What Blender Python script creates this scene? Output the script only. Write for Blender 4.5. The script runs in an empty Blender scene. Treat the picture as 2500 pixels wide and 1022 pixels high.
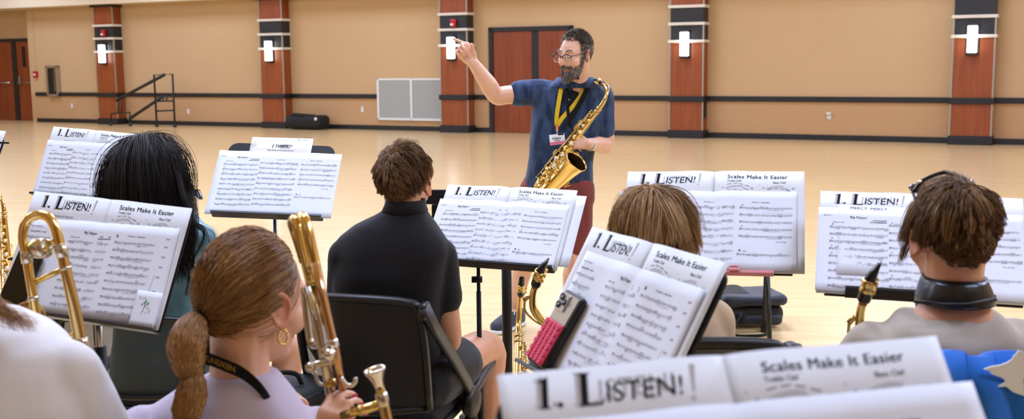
import bpy, bmesh, math, random
import numpy as np
from mathutils import Vector, Matrix, Euler, Quaternion
SC = bpy.context.scene
COL = SC.collection
PI = math.pi
R = math.radians
rnd = random.Random(7)
# ------------------------------------------------------------------ camera model (the photographer's eye)
FPX = 2715.0
EYE = Vector((0, 0, 1.47))
TH = math.atan((511 - 150) / FPX)
PHI = R(.57)
FWD = Vector((0, math.cos(TH), -math.sin(TH)))
_r0 = Vector((1, 0, 0)); _u0 = Vector((0, math.sin(TH), math.cos(TH)))
CR = _r0 * math.cos(PHI) - _u0 * math.sin(PHI)
CU = _u0 * math.cos(PHI) + _r0 * math.sin(PHI)
def ray(x, y): return FWD + CR * ((x - 1250) / FPX) + CU * ((511 - y) / FPX)
def at(x, y, Z): return EYE + ray(x, y) * Z            # the point at depth Z seen at pixel x, y
def on_floor(x, y, z=0.0):
    d = ray(x, y); return EYE + d * ((z - EYE.z) / d.z)
cd = bpy.data.cameras.new('camera'); cam = bpy.data.objects.new('camera', cd); COL.objects.link(cam)
m4 = Matrix((CR, CU, -FWD)).transposed().to_4x4(); m4.translation = EYE
cam.matrix_world = m4
cd.sensor_width = 36; cd.lens = 36 * FPX / 2500; cd.clip_start = .05; cd.clip_end = 200
cd.dof.use_dof = True; cd.dof.focus_distance = 4.1; cd.dof.aperture_fstop = 5.6
SC.camera = cam
# ------------------------------------------------------------------ materials
def nt(m): return m.node_tree.nodes, m.node_tree.links
def mat(name, col, rough=.5, metal=0., spec=.5, coat=0., coat_r=.1, sss=0., sheen=0., noise=None, bump=None, alpha=1., emit=None, trans=0.):
    m = bpy.data.materials.new(name); m.use_nodes = True
    N, L = nt(m); b = N['Principled BSDF']
    b.inputs['Base Color'].default_value = (*col, 1)
    b.inputs['Roughness'].default_value = rough
    b.inputs['Metallic'].default_value = metal
    b.inputs['Specular IOR Level'].default_value = spec
    b.inputs['Coat Weight'].default_value = coat
    b.inputs['Coat Roughness'].default_value = coat_r
    b.inputs['Alpha'].default_value = alpha
    b.inputs['Transmission Weight'].default_value = trans
    if sss:
        b.inputs['Subsurface Weight'].default_value = sss
        b.inputs['Subsurface Radius'].default_value = (1, .35, .2); b.inputs['Subsurface Scale'].default_value = .006
    if sheen:
        b.inputs['Sheen Weight'].default_value = sheen; b.inputs['Sheen Roughness'].default_value = .5
    if emit:
        b.inputs['Emission Color'].default_value = (*emit[:3], 1); b.inputs['Emission Strength'].default_value = emit[3]
    if noise:                                           # (scale xyz, second colour, contrast)
        sc, c2, lo, hi = noise
        tc = N.new('ShaderNodeTexCoord'); mp = N.new('ShaderNodeMapping'); mp.inputs['Scale'].default_value = sc
        nz = N.new('ShaderNodeTexNoise'); nz.inputs['Scale'].default_value = 1; nz.inputs['Detail'].default_value = 5
        cr = N.new('ShaderNodeValToRGB'); cr.color_ramp.elements[0].position = lo; cr.color_ramp.elements[1].position = hi
        cr.color_ramp.elements[0].color = (*col, 1); cr.color_ramp.elements[1].color = (*c2, 1)
        L.new(tc.outputs['Object'], mp.inputs[0]); L.new(mp.outputs[0], nz.inputs['Vector'])
        L.new(nz.outputs[0], cr.inputs[0]); L.new(cr.outputs[0], b.inputs['Base Color'])
    if bump:                                            # (scale, strength, distance)
        tc = N.new('ShaderNodeTexCoord'); nz = N.new('ShaderNodeTexNoise'); nz.inputs['Scale'].default_value = bump[0]
        nz.inputs['Detail'].default_value = 4
        bp = N.new('ShaderNodeBump'); bp.inputs['Strength'].default_value = bump[1]; bp.inputs['Distance'].default_value = bump[2]
        L.new(tc.outputs['Object'], nz.inputs['Vector']); L.new(nz.outputs[0], bp.inputs['Height']); L.new(bp.outputs[0], b.inputs['Normal'])
    return m
def srgb(r, g, b):
    f = lambda c: (c / 255) / 12.92 if c <= 10 else (((c / 255) + .055) / 1.055) ** 2.4
    return (f(r), f(g), f(b))
# ------------------------------------------------------------------ object bookkeeping
def tag(o, label=None, cat=None, group=None, kind=None):
    if label: o['label'] = label
    if cat: o['category'] = cat
    if group: o['group'] = group
    if kind: o['kind'] = kind
    return o
def empty(name, loc=(0, 0, 0), rz=0., label=None, cat=None, group=None):
    o = bpy.data.objects.new(name, None); COL.objects.link(o)
    o.location = loc; o.rotation_euler = (0, 0, rz); o.empty_display_size = .05
    return tag(o, label, cat, group)
def copy_tree(o, parent=None):
    c = o.copy(); COL.objects.link(c)
    if parent: c.parent = parent
    for ch in list(o.children): copy_tree(ch, c)
    return c
# ------------------------------------------------------------------ mesh builder
class MB:
    def __init__(s): s.v = []; s.f = []; s.m = []; s.sm = []
    def add(s, vs, fs, mi=0, smooth=True):
        n = len(s.v); s.v += [tuple(p) for p in vs]
        s.f += [tuple(i + n for i in f) for f in fs]; s.m += [mi] * len(fs); s.sm += [smooth] * len(fs)
        return s
    def merge(s, o, M=None, mi=None):
        n = len(s.v); s.v += [tuple(M @ Vector(p)) if M else p for p in o.v]
        s.f += [tuple(i + n for i in f) for f in o.f]; s.m += o.m if mi is None else [mi] * len(o.f); s.sm += o.sm
        return s
    def box(s, c, d, M=None, bev=0., mi=0, seg=2):
        b = bmesh.new(); bmesh.ops.create_cube(b, size=1)
        for v in b.verts: v.co = Vector((v.co.x * d[0], v.co.y * d[1], v.co.z * d[2]))
        if bev: bmesh.ops.bevel(b, geom=b.edges[:], offset=bev, segments=seg, affect='EDGES', profile=.5)
        b.verts.index_update(); c = Vector(c)
        vs = [(M @ (v.co + c) if M else v.co + c) for v in b.verts]
        s.add(vs, [[v.index for v in f.verts] for f in b.faces], mi, False); b.free(); return s
    def tube(s, pts, rad, n=10, cap=True, mi=0, ref=None, closed=False, flat=None):
        """round tube through pts; rad number or list; flat = (sx, sy) squashes the section"""
        P = [Vector(p) for p in pts]; k = len(P)
        if not hasattr(rad, '__len__'): rad = [rad] * k
        T = []
        for i in range(k):
            if closed: t = P[(i + 1) % k] - P[i - 1]
            else: t = P[min(i + 1, k - 1)] - P[max(i - 1, 0)]
            T.append(t.normalized() if t.length > 1e-9 else Vector((0, 0, 1)))
        a = Vector(ref) if ref is not None else (Vector((0, 0, 1)) if abs(T[0].z) < .9 else Vector((1, 0, 0)))
        vs = []; fx, fy = flat or (1, 1)
        for i in range(k):
            a = a - T[i] * a.dot(T[i]); a.normalize(); b = T[i].cross(a)
            for j in range(n):
                w = 2 * PI * j / n
                vs.append(P[i] + a * (math.cos(w) * rad[i] * fx) + b * (math.sin(w) * rad[i] * fy))
        fs = []
        for i in range(k if closed else k - 1):
            for j in range(n):
                i2 = (i + 1) % k
                fs.append((i * n + j, i * n + (j + 1) % n, i2 * n + (j + 1) % n, i2 * n + j))
        if cap and not closed:
            fs.append(tuple(range(n - 1, -1, -1))); fs.append(tuple((k - 1) * n + j for j in range(n)))
        return s.add(vs, fs, mi)
    def lathe(s, prof, n=24, M=None, mi=0, cap=True):
        """profile of (r, z) about the local z axis"""
        vs = []
        for r, z in prof:
            for j in range(n):
                w = 2 * PI * j / n; p = Vector((r * math.cos(w), r * math.sin(w), z)); vs.append(M @ p if M else p)
        k = len(prof); fs = []
        for i in range(k - 1):
            for j in range(n): fs.append((i * n + j, i * n + (j + 1) % n, (i + 1) * n + (j + 1) % n, (i + 1) * n + j))
        if cap:
            fs.append(tuple(range(n - 1, -1, -1))); fs.append(tuple((k - 1) * n + j for j in range(n)))
        return s.add(vs, fs, mi)
    def ball(s, c, r, M=None, nu=16, nv=10, mi=0):
        """ellipsoid; r number or 3-tuple; M an optional 3x3/4x4 applied to the local offset"""
        if not hasattr(r, '__len__'): r = (r, r, r)
        c = Vector(c); vs = []; fs = []
        q = (lambda p: c + (M.to_3x3() @ p)) if M else (lambda p: c + p)
        vs.append(q(Vector((0, 0, r[2]))))
        for i in range(1, nv):
            th = PI * i / nv
            for j in range(nu):
                ph = 2 * PI * j / nu
                vs.append(q(Vector((r[0] * math.sin(th) * math.cos(ph), r[1] * math.sin(th) * math.sin(ph), r[2] * math.cos(th)))))
        vs.append(q(Vector((0, 0, -r[2])))); e = len(vs) - 1
        for j in range(nu): fs.append((0, 1 + j, 1 + (j + 1) % nu))
        for i in range(nv - 2):
            for j in range(nu): fs.append((1 + i * nu + j, 1 + (i + 1) * nu + j, 1 + (i + 1) * nu + (j + 1) % nu, 1 + i * nu + (j + 1) % nu))
        for j in range(nu): fs.append((1 + (nv - 2) * nu + j, e, 1 + (nv - 2) * nu + (j + 1) % nu))
        return s.add(vs, fs, mi)
    def loft(s, rings, n=28, cap=True, mi=0):
        """rings: (centre, half axis A vector, half axis B vector, exponent)"""
        vs = []
        for c, A, B, *e in rings:
            e = e[0] if e else 2.0; c = Vector(c); A = Vector(A); B = Vector(B)
            for j in range(n):
                w = 2 * PI * j / n; cx, sx = math.cos(w), math.sin(w)
                f = lambda t: math.copysign(abs(t) ** (2 / e), t)
                vs.append(c + A * f(cx) + B * f(sx))
        k = len(rings); fs = []
        for i in range(k - 1):
            for j in range(n): fs.append((i * n + j, i * n + (j + 1) % n, (i + 1) * n + (j + 1) % n, (i + 1) * n + j))
        if cap: fs.append(tuple(range(n - 1, -1, -1))); fs.append(tuple((k - 1) * n + j for j in range(n)))
        return s.add(vs, fs, mi)
    def limb(s, pts, rad, n=14):
        """capsule chain for bodies"""
        s.tube(pts, rad, n)
        for p, r in zip(pts, rad): s.ball(p, r, nu=12, nv=8)
        return s
    def mesh(s, name, mats, off=None):
        me = bpy.data.meshes.new(name)
        v = np.array(s.v, dtype=np.float64).reshape(-1, 3)
        if off is not None: v = v - np.array(off)
        me.from_pydata(v.tolist(), [], s.f)
        me.polygons.foreach_set('material_index', s.m); me.polygons.foreach_set('use_smooth', s.sm)
        for m in (mats if isinstance(mats, (list, tuple)) else [mats]): me.materials.append(m)
        me.update(); return me
    def build(s, name, mats, parent=None, fix=True, auto=None):
        off = None
        if parent is not None and parent.get('_w'): off = parent['_w']
        me = s.mesh(name, mats, off)
        if fix:
            b = bmesh.new(); b.from_mesh(me); bmesh.ops.recalc_face_normals(b, faces=b.faces[:]); b.to_mesh(me); b.free()
        if auto:
            me.polygons.foreach_set('use_smooth', [True] * len(me.polygons)); me.set_sharp_from_angle(angle=R(auto))
        o = bpy.data.objects.new(name, me); COL.objects.link(o)
        if parent is not None:
            o.parent = parent
            if off is not None: o['_w'] = list(off)
        return o
def world_empty(name, loc, label, cat, group=None):
    """an empty whose children are modelled in world coordinates"""
    o = empty(name, loc, 0, label, cat, group); o['_w'] = [float(c) for c in loc]; return o
_tmpcol = None
def remesh(mb, vox, smooth=4, disp=None, factor=.5):
    """one continuous skin over everything in mb; disp(co, no) -> new co"""
    me = mb.mesh('tmp', []); o = bpy.data.objects.new('tmp', me); COL.objects.link(o)
    b = bmesh.new(); b.from_mesh(me); bmesh.ops.recalc_face_normals(b, faces=b.faces[:]); b.to_mesh(me); b.free()
    r = o.modifiers.new('r', 'REMESH'); r.mode = 'VOXEL'; r.voxel_size = vox
    if smooth: sm = o.modifiers.new('s', 'SMOOTH'); sm.iterations = smooth; sm.factor = factor
    dg = bpy.context.evaluated_depsgraph_get(); ev = o.evaluated_get(dg); m2 = ev.to_mesh()
    n = len(m2.vertices); co = np.empty(n * 3); m2.vertices.foreach_get('co', co); co = co.reshape(-1, 3)
    no = np.empty(n * 3); m2.vertices.foreach_get('normal', no); no = no.reshape(-1, 3)
    fs = [tuple(p.vertices) for p in m2.polygons]
    ev.to_mesh_clear(); bpy.data.objects.remove(o); bpy.data.meshes.remove(me)
    if disp: co = disp(co, no)
    out = MB(); out.v = [tuple(p) for p in co]; out.f = fs; out.m = [0] * len(fs); out.sm = [True] * len(fs)
    return out
def vnoise(p, scale, seed=0):
    """smooth sum-of-sines noise for arrays of points, about -1..1"""
    g = np.random.default_rng(seed); q = p * scale; out = np.zeros(len(p))
    for k in range(7):
        d = g.normal(size=3); d /= np.linalg.norm(d); out += np.sin(q @ d * (1 + .35 * k) + g.uniform(0, 6.28)) / (1 + .25 * k)
    return out / 3.2
def attr(o, name, vals):
    a = o.data.attributes.new(name, 'FLOAT', 'POINT'); a.data.foreach_set('value', np.asarray(vals, dtype=np.float32))
def bez(p0, p1, p2, p3, n=10):
    p0, p1, p2, p3 = map(Vector, (p0, p1, p2, p3)); o = []
    for i in range(n + 1):
        t = i / n; o.append(p0 * (1 - t) ** 3 + p1 * 3 * t * (1 - t) ** 2 + p2 * 3 * t * t * (1 - t) + p3 * t ** 3)
    return o
def smooth_path(pts, k=6):
    """Catmull-Rom through pts"""
    P = [Vector(p) for p in pts]; P = [P[0] * 2 - P[1]] + P + [P[-1] * 2 - P[-2]]; o = []
    for i in range(1, len(P) - 2):
        for j in range(k):
            t = j / k; a, b, c, d = P[i - 1:i + 3]
            o.append(.5 * (2 * b + (c - a) * t + (a * 2 - b * 5 + c * 4 - d) * t * t + (b * 3 - a - c * 3 + d) * t ** 3))
    o.append(P[-2]); return o
def frame(o, x, y, z):
    """4x4 from origin and three axes"""
    M = Matrix((Vector(x).normalized(), Vector(y).normalized(), Vector(z).normalized())).transposed().to_4x4(); M.translation = Vector(o); return M
def axis_frame(o, z, hint=(0, 0, 1)):
    z = Vector(z).normalized(); h = Vector(hint)
    if abs(z.dot(h.normalized())) > .98: h = Vector((1, 0, 0))
    x = h.cross(z).normalized(); return frame(o, x, z.cross(x), z)
_gly = {}
def glyphs(txt, size, bold=0., shear=0., space=1.):
    key = (txt, size, bold, shear, space)
    if key not in _gly:
        c = bpy.data.curves.new('t', 'FONT'); c.body = txt; c.size = size; c.offset = bold * size; c.shear = shear; c.resolution_u = 3; c.space_character = space
        o = bpy.data.objects.new('t', c); COL.objects.link(o); bpy.context.view_layer.update()
        e = o.evaluated_get(bpy.context.evaluated_depsgraph_get()); me = e.to_mesh()
        v = [(p.co.x, p.co.y) for p in me.vertices]; f = [tuple(q.vertices) for q in me.polygons]
        e.to_mesh_clear(); bpy.data.objects.remove(o); bpy.data.curves.remove(c)
        _gly[key] = (v, f, max([p[0] for p in v], default=0))
    return _gly[key]
# ------------------------------------------------------------------ the hall
WO = Vector((0, 23.12, 0)); WD = Vector((.88542, -.46479, 0)); WN = Vector((-.46479, -.88542, 0))
W4 = frame(WO, WD, WN, (0, 0, 1)); W4 = Matrix((WD, WN, Vector((0, 0, 1)))).transposed().to_4x4(); W4.translation = WO
def wl(x, y, off=0.):
    """u, z on the plane that stands `off` in front of the back wall"""
    q = ray(x, y); t = ((WO + WN * off - EYE).dot(WN)) / q.dot(WN); P = EYE + q * t - WO
    return P.dot(WD), P.z
def wbox(mb, u0, u1, w0, w1, z0, z1, bev=0., mi=0):
    return mb.box(((u0 + u1) / 2, (w0 + w1) / 2, (z0 + z1) / 2), (u1 - u0, w1 - w0, z1 - z0), W4, bev, mi)
def structure(name, mb, m, label=None, cat=None, parent=None):
    o = mb.build(name, m, parent)
    if parent is None: tag(o, label, cat, None, 'structure')
    return o
TAN = srgb(206, 172, 128)
M_wall = mat('wall_paint', TAN, .85, spec=.2, noise=((.5, .5, .5), srgb(202, 168, 124), .35, .7), bump=(60, .05, .01))
M_low = mat('wainscot_paint', srgb(196, 156, 112), .8, spec=.2)
M_cream = mat('cream_paint', srgb(232, 214, 184), .8, spec=.2)
M_black = mat('black_trim', srgb(26, 27, 29), .45)
M_band = mat('black_panel', srgb(34, 36, 38), .4)
M_wood = mat('cherry_veneer', srgb(138, 66, 28), .38, spec=.5, noise=((14, 14, 1.1), srgb(160, 82, 38), .35, .7))
M_door = mat('cherry_door', srgb(124, 55, 22), .35, noise=((10, 10, .9), srgb(146, 70, 30), .35, .7))
M_strip = mat('painted_white_strip', srgb(225, 215, 196), .5)
M_alu = mat('brushed_aluminium', srgb(178, 172, 160), .35, .8)
M_steel = mat('steel', srgb(190, 190, 190), .3, 1.)
M_white = mat('white_enamel', srgb(232, 232, 226), .45)
M_plast = mat('white_plastic', srgb(226, 220, 206), .4)
M_red = mat('alarm_red', srgb(186, 24, 30), .4)
M_clear = mat('strobe_lens', srgb(240, 235, 235), .2)
M_glassblk = mat('dark_cabinet_window', srgb(16, 17, 19), .12)
M_lamp = mat('lit_diffuser', (1, 1, 1), .5, emit=(.93, .97, 1., 6.))
# floor: pale maple boards, sealed and glossy
M_floor = bpy.data.materials.new('maple_floor'); M_floor.use_nodes = True
N, L = nt(M_floor); b = N['Principled BSDF']
tc = N.new('ShaderNodeTexCoord'); mp = N.new('ShaderNodeMapping'); mp.inputs['Rotation'].default_value = (0, 0, R(8))
br = N.new('ShaderNodeTexBrick'); br.offset = .37; br.squash = 1
br.inputs['Scale'].default_value = 1; br.inputs['Brick Width'].default_value = 1.1; br.inputs['Row Height'].default_value = .057
br.inputs['Mortar Size'].default_value = .0007; br.inputs['Mortar Smooth'].default_value = .3; br.inputs['Bias'].default_value = 0
br.inputs['Color1'].default_value = (*srgb(236, 209, 156), 1); br.inputs['Color2'].default_value = (*srgb(228, 197, 142), 1)
br.inputs['Mortar'].default_value = (*srgb(206, 171, 118), 1)
gn = N.new('ShaderNodeTexNoise'); gn.inputs['Scale'].default_value = 1; gn.inputs['Detail'].default_value = 6
mp2 = N.new('ShaderNodeMapping'); mp2.inputs['Scale'].default_value = (1.2, 26, 1); mp2.inputs['Rotation'].default_value = (0, 0, R(8))
mx = N.new('ShaderNodeMix'); mx.data_type = 'RGBA'; mx.blend_type = 'MULTIPLY'; mx.inputs[0].default_value = .35
cr = N.new('ShaderNodeValToRGB'); cr.color_ramp.elements[0].color = (.78, .7, .6, 1); cr.color_ramp.elements[1].color = (1.08, 1.06, 1.04, 1)
cr.color_ramp.elements[0].position = .35; cr.color_ramp.elements[1].position = .62
L.new(tc.outputs['Object'], mp.inputs[0]); L.new(mp.outputs[0], br.inputs['Vector'])
L.new(tc.outputs['Object'], mp2.inputs[0]); L.new(mp2.outputs[0], gn.inputs['Vector']); L.new(gn.outputs[0], cr.inputs[0])
L.new(br.outputs['Color'], mx.inputs[6]); L.new(cr.outputs[0], mx.inputs[7]); L.new(mx.outputs[2], b.inputs['Base Color'])
b.inputs['Roughness'].default_value = .36; b.inputs['Coat Weight'].default_value = .75; b.inputs['Coat Roughness'].default_value = .2
b.inputs['Specular IOR Level'].default_value = .35
UL, UR, WF = -17., 15.5, 31.
structure('floor', wbox(MB(), UL, UR, -1.2, WF, -.1, 0), M_floor, 'pale glossy maple strip floor of the hall', 'floor')
ZS = 2.97                                              # underside of the soffit
UC = -14.45                                            # where the door recess begins
mb = MB(); wbox(mb, UC, UR, -.2, 0, 0.74, 4.6, mi=0); wbox(mb, UC, UR, -.2, -.002, 0, .74, mi=1)
wbox(mb, UL, UC, -.65, -.45, 0, 4.6); wbox(mb, UC - .01, UC + .19, -.65, -.2, 0, 4.6)
structure('wall_back', mb, [M_wall, M_low], 'tan painted back wall with darker lower panel', 'wall')
structure('wall_left', wbox(MB(), UL - .2, UL, -.65, WF, 0, 4.6), M_wall, 'tan side wall', 'wall')
structure('wall_right', wbox(MB(), UR, UR + .2, -.2, WF, 0, 4.6), M_wall, 'tan side wall', 'wall')
structure('wall_front', wbox(MB(), UL, UR, WF, WF + .2, 0, 4.6), M_wall, 'tan wall behind the band', 'wall')
structure('ceiling', wbox(MB(), UL, UR, -.65, WF, 4.6, 4.75), M_cream, 'cream ceiling of the hall', 'ceiling')
structure('trim_1', wbox(MB(), UL, UR, -.449, .55, ZS, 4.599), M_cream, 'cream soffit along the top of the back wall', 'soffit')
# chair rail and baseboard, cut by pillars, door and grille
PU = [-11.32, -6.02, -1.19, 3.88, 8.88]; PW = .325; PD = .29
DU0, DU1 = -.49, 1.43                                   # double door
def runs(z0, z1, w, name, label, cat, skip=()):
    cuts = sorted([(u - PW, u + PW) for u in PU] + [(DU0, DU1)] + list(skip)); s = UC + .19; k = MB()
    for a, e in cuts + [(UR, UR)]:
        if a > s: wbox(k, s, a, 0, w, z0, z1, .004)
        s = max(s, e)
    structure(name, k, M_black, label, cat)
runs(.69, .785, .035, 'trim_2', 'black chair rail running along the tan wall', 'chair rail', [(-3.33, -1.5), (-13.75, -13.29)])
runs(0, .1, .03, 'baseboard_back', 'black baseboard along the foot of the back wall', 'baseboard')
def pillar(i, u, name, words):
    p = empty('pillar', W4 @ Vector((u, 0, 0)), math.atan2(WD.y, WD.x), 'cherry veneer wall pillar ' + words, 'pillar', 'cherry wall pillars'); p['kind'] = 'structure'
    def bx(nm, m, boxes, bev=.003):
        k = MB()
        for a, e, w, z0, z1 in boxes:
            w0 = w - .034 if nm == 'metal_edge' else 0
            k.box(((a + e) / 2, (w + w0) / 2, (z0 + z1) / 2), (e - a, w - w0, z1 - z0), FL, bev)
        k.build(nm, m, p)
    FL = Matrix(((1, 0, 0, 0), (0, -1, 0, 0), (0, 0, 1, 0), (0, 0, 0, 1)))
    g = .028
    bx('wood_panel', M_wood, [(-PW + .004, PW - .004, PD - .004, .13, 1.80)])
    bx('wood_panel', M_wood, [(-PW + .004, PW - .004, PD - .004, 2.45, ZS - .05)])
    bx('black_band', M_band, [(-PW + .004, PW - .004, PD - .002, 1.80, 2.13)])
    bx('black_band', M_band, [(-PW + .004, PW - .004, PD - .002, 2.13, 2.45)])
    for z in (1.785, 2.11, 2.43): bx('white_strip', M_strip, [(-PW - .035, PW + .03, PD + .03, z, z + .055)], .006)
    for s in (-1, 1):
        bx('metal_edge', M_alu, [(s * PW - g / 2, s * PW + g / 2, PD + .004, .13, 1.785)])
        bx('metal_edge', M_alu, [(s * PW - g / 2, s * PW + g / 2, PD + .004, 1.84, 2.11)])
        bx('metal_edge', M_alu, [(s * PW - g / 2, s * PW + g / 2, PD + .004, 2.485, ZS - .05)])
    bx('rail_band', M_black, [(-PW - .03, PW + .03, PD + .035, .685, .79)], .005)
    bx('plinth', M_black, [(-PW - .03, PW + .03, PD + .035, 0, .13)], .008)
    bx('plinth', M_black, [(-PW - .022, PW + .022, PD + .024, .13, .15)], .003)
    bx('cap', M_black, [(-PW - .06, PW + .05, PD + .06, ZS - .06, ZS - .001)], .005)
PWORDS = ['beside the stair rail and fire cabinet', 'behind the black covered bag', 'joining the white wall grille', 'to the right of the conductor', 'at the far right, seen almost face on']
for i, u in enumerate(PU): pillar(i, u, 'pillar', PWORDS[i])
# sconces
SW = ['on the pillar beside the stair rail', 'on the pillar above the black bag', 'on the pillar behind the pointing hand', 'on the pillar to the right of the conductor', 'on the pillar at the far right']
for i, u in enumerate(PU):
    s = empty('wall_sconce', W4 @ Vector((u - .02, PD + .004, 1.50)), math.atan2(WD.y, WD.x), 'lit white ribbed wall sconce ' + SW[i], 'wall lamp', 'lit pillar sconces')
    F = Matrix.Diagonal((1, -1, 1, 1))
    MB().box((0, .012, .26), (.2, .024, .52), F, .004).build('back_plate', M_black, s)
    k = MB()
    n = 9
    for j in range(n): k.box((0, .07, .065 + j * .049), (.15, .09, .047), F, .008)
    k.build('diffuser', M_lamp, s)
    for z in (.018, .507): MB().box((0, .06, z), (.17, .1, .03), F, .004).build('end_cap', M_band, s)
for i, words in ((0, 'on the pillar beside the stair rail'), (2, 'on the pillar above the pointing hand')):
    s = empty('fire_alarm_strobe', W4 @ Vector((PU[i] + .03, PD + .004, 2.27)), math.atan2(WD.y, WD.x), 'small red fire alarm strobe ' + words, 'fire alarm', 'red strobes on pillars')
    F = Matrix.Diagonal((1, -1, 1, 1))
    MB().box((0, .03, 0), (.13, .06, .16), F, .012).build('housing', M_red, s)
    MB().box((-.02, .065, -.03), (.07, .03, .045), F, .008).build('strobe_lens', M_clear, s)
# double door
d = empty('door_1', W4 @ Vector(((DU0 + DU1) / 2, 0, 0)), 0, 'cherry double door in a black frame behind the conductor', 'door'); d['kind'] = 'structure'; d['_w'] = list(d.location)
k = MB(); wbox(k, DU0, DU0 + .1, 0, .05, 0, 2.17, .004); wbox(k, DU1 - .1, DU1, 0, .05, 0, 2.17, .004); wbox(k, DU0, DU1, 0, .05, 2.08, 2.17, .004); k.build('door_frame', M_black, d)
wbox(MB(), DU0 + .1, .50, -.0, .02, .01, 2.08, .003).build('door_leaf', M_door, d)
wbox(MB(), .66, DU1 - .1, -.0, .02, .01, 2.08, .003).build('door_leaf', M_door, d)
wbox(MB(), .50, .66, .0, .012, 0, 2.08, .002).build('mullion', M_black, d)
d = empty('door_2', W4 @ Vector((-15.4, -.45, 0)), 0, 'cherry double door with push bars in the recess', 'door'); d['kind'] = 'structure'; d['_w'] = list(d.location)
k = MB(); wbox(k, UC - .1, UC, -.45, -.38, 0, 2.2, .004); wbox(k, -16.6, UC, -.45, -.38, 2.14, 2.22, .004); wbox(k, -15.62, -15.44, -.45, -.39, 0, 2.14, .004); k.build('door_frame', M_black, d)
for a, e in ((-15.44, UC - .1), (-16.5, -15.62)):
    wbox(MB(), a, e, -.45, -.41, .01, 2.14, .003).build('door_leaf', M_door, d)
    k = MB(); k.tube([W4 @ Vector((a + .05, -.33, 1.03)), W4 @ Vector((e - .05, -.33, 1.03))], .018, 8); k.build('push_bar', M_steel, d)
    k = MB(); wbox(k, a + .1, a + .16, -.41, -.33, .98, 1.2, .01); k.build('bar_end', M_steel, d)
    wbox(MB(), a + .22, a + .36, -.412, -.405, 1.45, 2.0, .002).build('vision_panel', M_glassblk, d)
# return-air grille
g = empty('wall_grille', W4 @ Vector((-2.4, 0, .22)), 0, 'large white louvred return-air grille between two pillars', 'grille'); g['_w'] = list(g.location)
u0, z0 = -3.31, .22; u1, z1 = PU[2] - PW - .002, 1.13; um = -2.42
k = MB()
for a in ((u0, u0 + .05, z0, z1), (u1 - .03, u1, z0, z1), (u0, u1, z0, z0 + .05), (u0, u1, z1 - .04, z1), (um - .025, um + .025, z0, z1)): wbox(k, a[0], a[1], .0, .045, a[2], a[3], .003)
k.build('grille_frame', M_white, g)
for a, e in ((u0 + .05, um - .025), (um + .025, u1 - .03)):
    k = MB(); wbox(k, a, e, .002, .01, z0 + .05, z1 - .04)
    n = 40
    for j in range(n):
        z = z0 + .055 + j * (z1 - z0 - .1) / n
        k.add([W4 @ Vector(p) for p in ((a, .012, z + .016), (e, .012, z + .016), (e, .036, z), (a, .036, z), (a, .036, z + .002), (e, .036, z + .002), (e, .012, z + .018), (a, .012, z + .018))], [(0, 1, 2, 3), (4, 5, 6, 7), (2, 3, 4, 5)], 0, False)
    k.build('louvre_panel', mat('grille_white', srgb(214, 214, 206), .5), g)
# extinguisher cabinet, pull station, conduit, outlets
c = empty('extinguisher_cabinet', W4 @ Vector((-13.5, 0, .68)), 0, 'silver framed fire extinguisher cabinet on the tan wall', 'cabinet'); c['_w'] = list(c.location)
k = MB(); wbox(k, -13.74, -13.30, .0, .1, .68, .74, .004); wbox(k, -13.74, -13.30, 0, .1, 1.42, 1.48, .004); wbox(k, -13.74, -13.67, 0, .1, .68, 1.48, .004); wbox(k, -13.37, -13.30, 0, .1, .68, 1.48, .004); k.build('cabinet_frame', M_steel, c)
wbox(MB(), -13.67, -13.37, 0, .07, .74, 1.42).build('window', M_glassblk, c)
gv, gf, _ = glyphs('FIRE EXTINGUISHER', .078, .008); k = MB()
k.add([W4 @ Vector((-13.475 + y_, .072, 1.385 - x_ * .82)) for x_, y_ in gv], gf, 0, False); k.build('lettering', M_alu, c, fix=False)
a = empty('fire_pull_station', W4 @ Vector((-14.2, 0, 1.2)), 0, 'small red fire alarm pull box beside the door', 'fire alarm'); a['_w'] = list(a.location)
wbox(MB(), -14.27, -14.13, 0, .06, 1.17, 1.34, .008).build('housing', M_red, a)
wbox(MB(), -14.24, -14.16, .06, .075, 1.23, 1.27, .003).build('pull_handle', M_white, a)
k = MB(); wbox(k, -14.21, -14.19, .0, .015, 1.34, ZS, .003); tag(k.build('conduit', M_wall), 'thin tan conduit running up from the red pull box', 'conduit')
for x, y, words in ((176, 258, 'below the fire cabinet'), (460, 272, 'beside the stair rail'), (885, 267, 'between the black bag and the grille'), (2024, 283, 'below the rail near the far right pillar')):
    u, z = wl(x, y); o = empty('wall_outlet', W4 @ Vector((u, 0, z)), math.atan2(WD.y, WD.x), 'small white outlet plate ' + words, 'outlet', 'outlets under the chair rail')
    F = Matrix.Diagonal((1, -1, 1, 1)); MB().box((0, .004, 0), (.075, .008, .12), F, .003).build('cover_plate', M_plast, o)
    for zz in (-.028, .028): MB().box((0, .009, zz), (.034, .004, .034), F, .002).build('socket', M_white, o)
    if x == 2024: MB().box((0, .035, .05), (.08, .06, .035), F, .006).build('plug_adapter', M_white, o)
u, _ = wl(1722, 262); o = empty('outlet_panel', W4 @ Vector((PU[3] + PW + .004, .14, .55)), math.atan2(WD.y, WD.x), 'black connection plate on the side of the pillar', 'outlet')
MB().box((.006, 0, 0), (.012, .12, .34), None, .003).build('cover_plate', M_black, o)
MB().box((.016, 0, .08), (.008, .05, .06), None, .002).build('socket', M_band, o)
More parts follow.
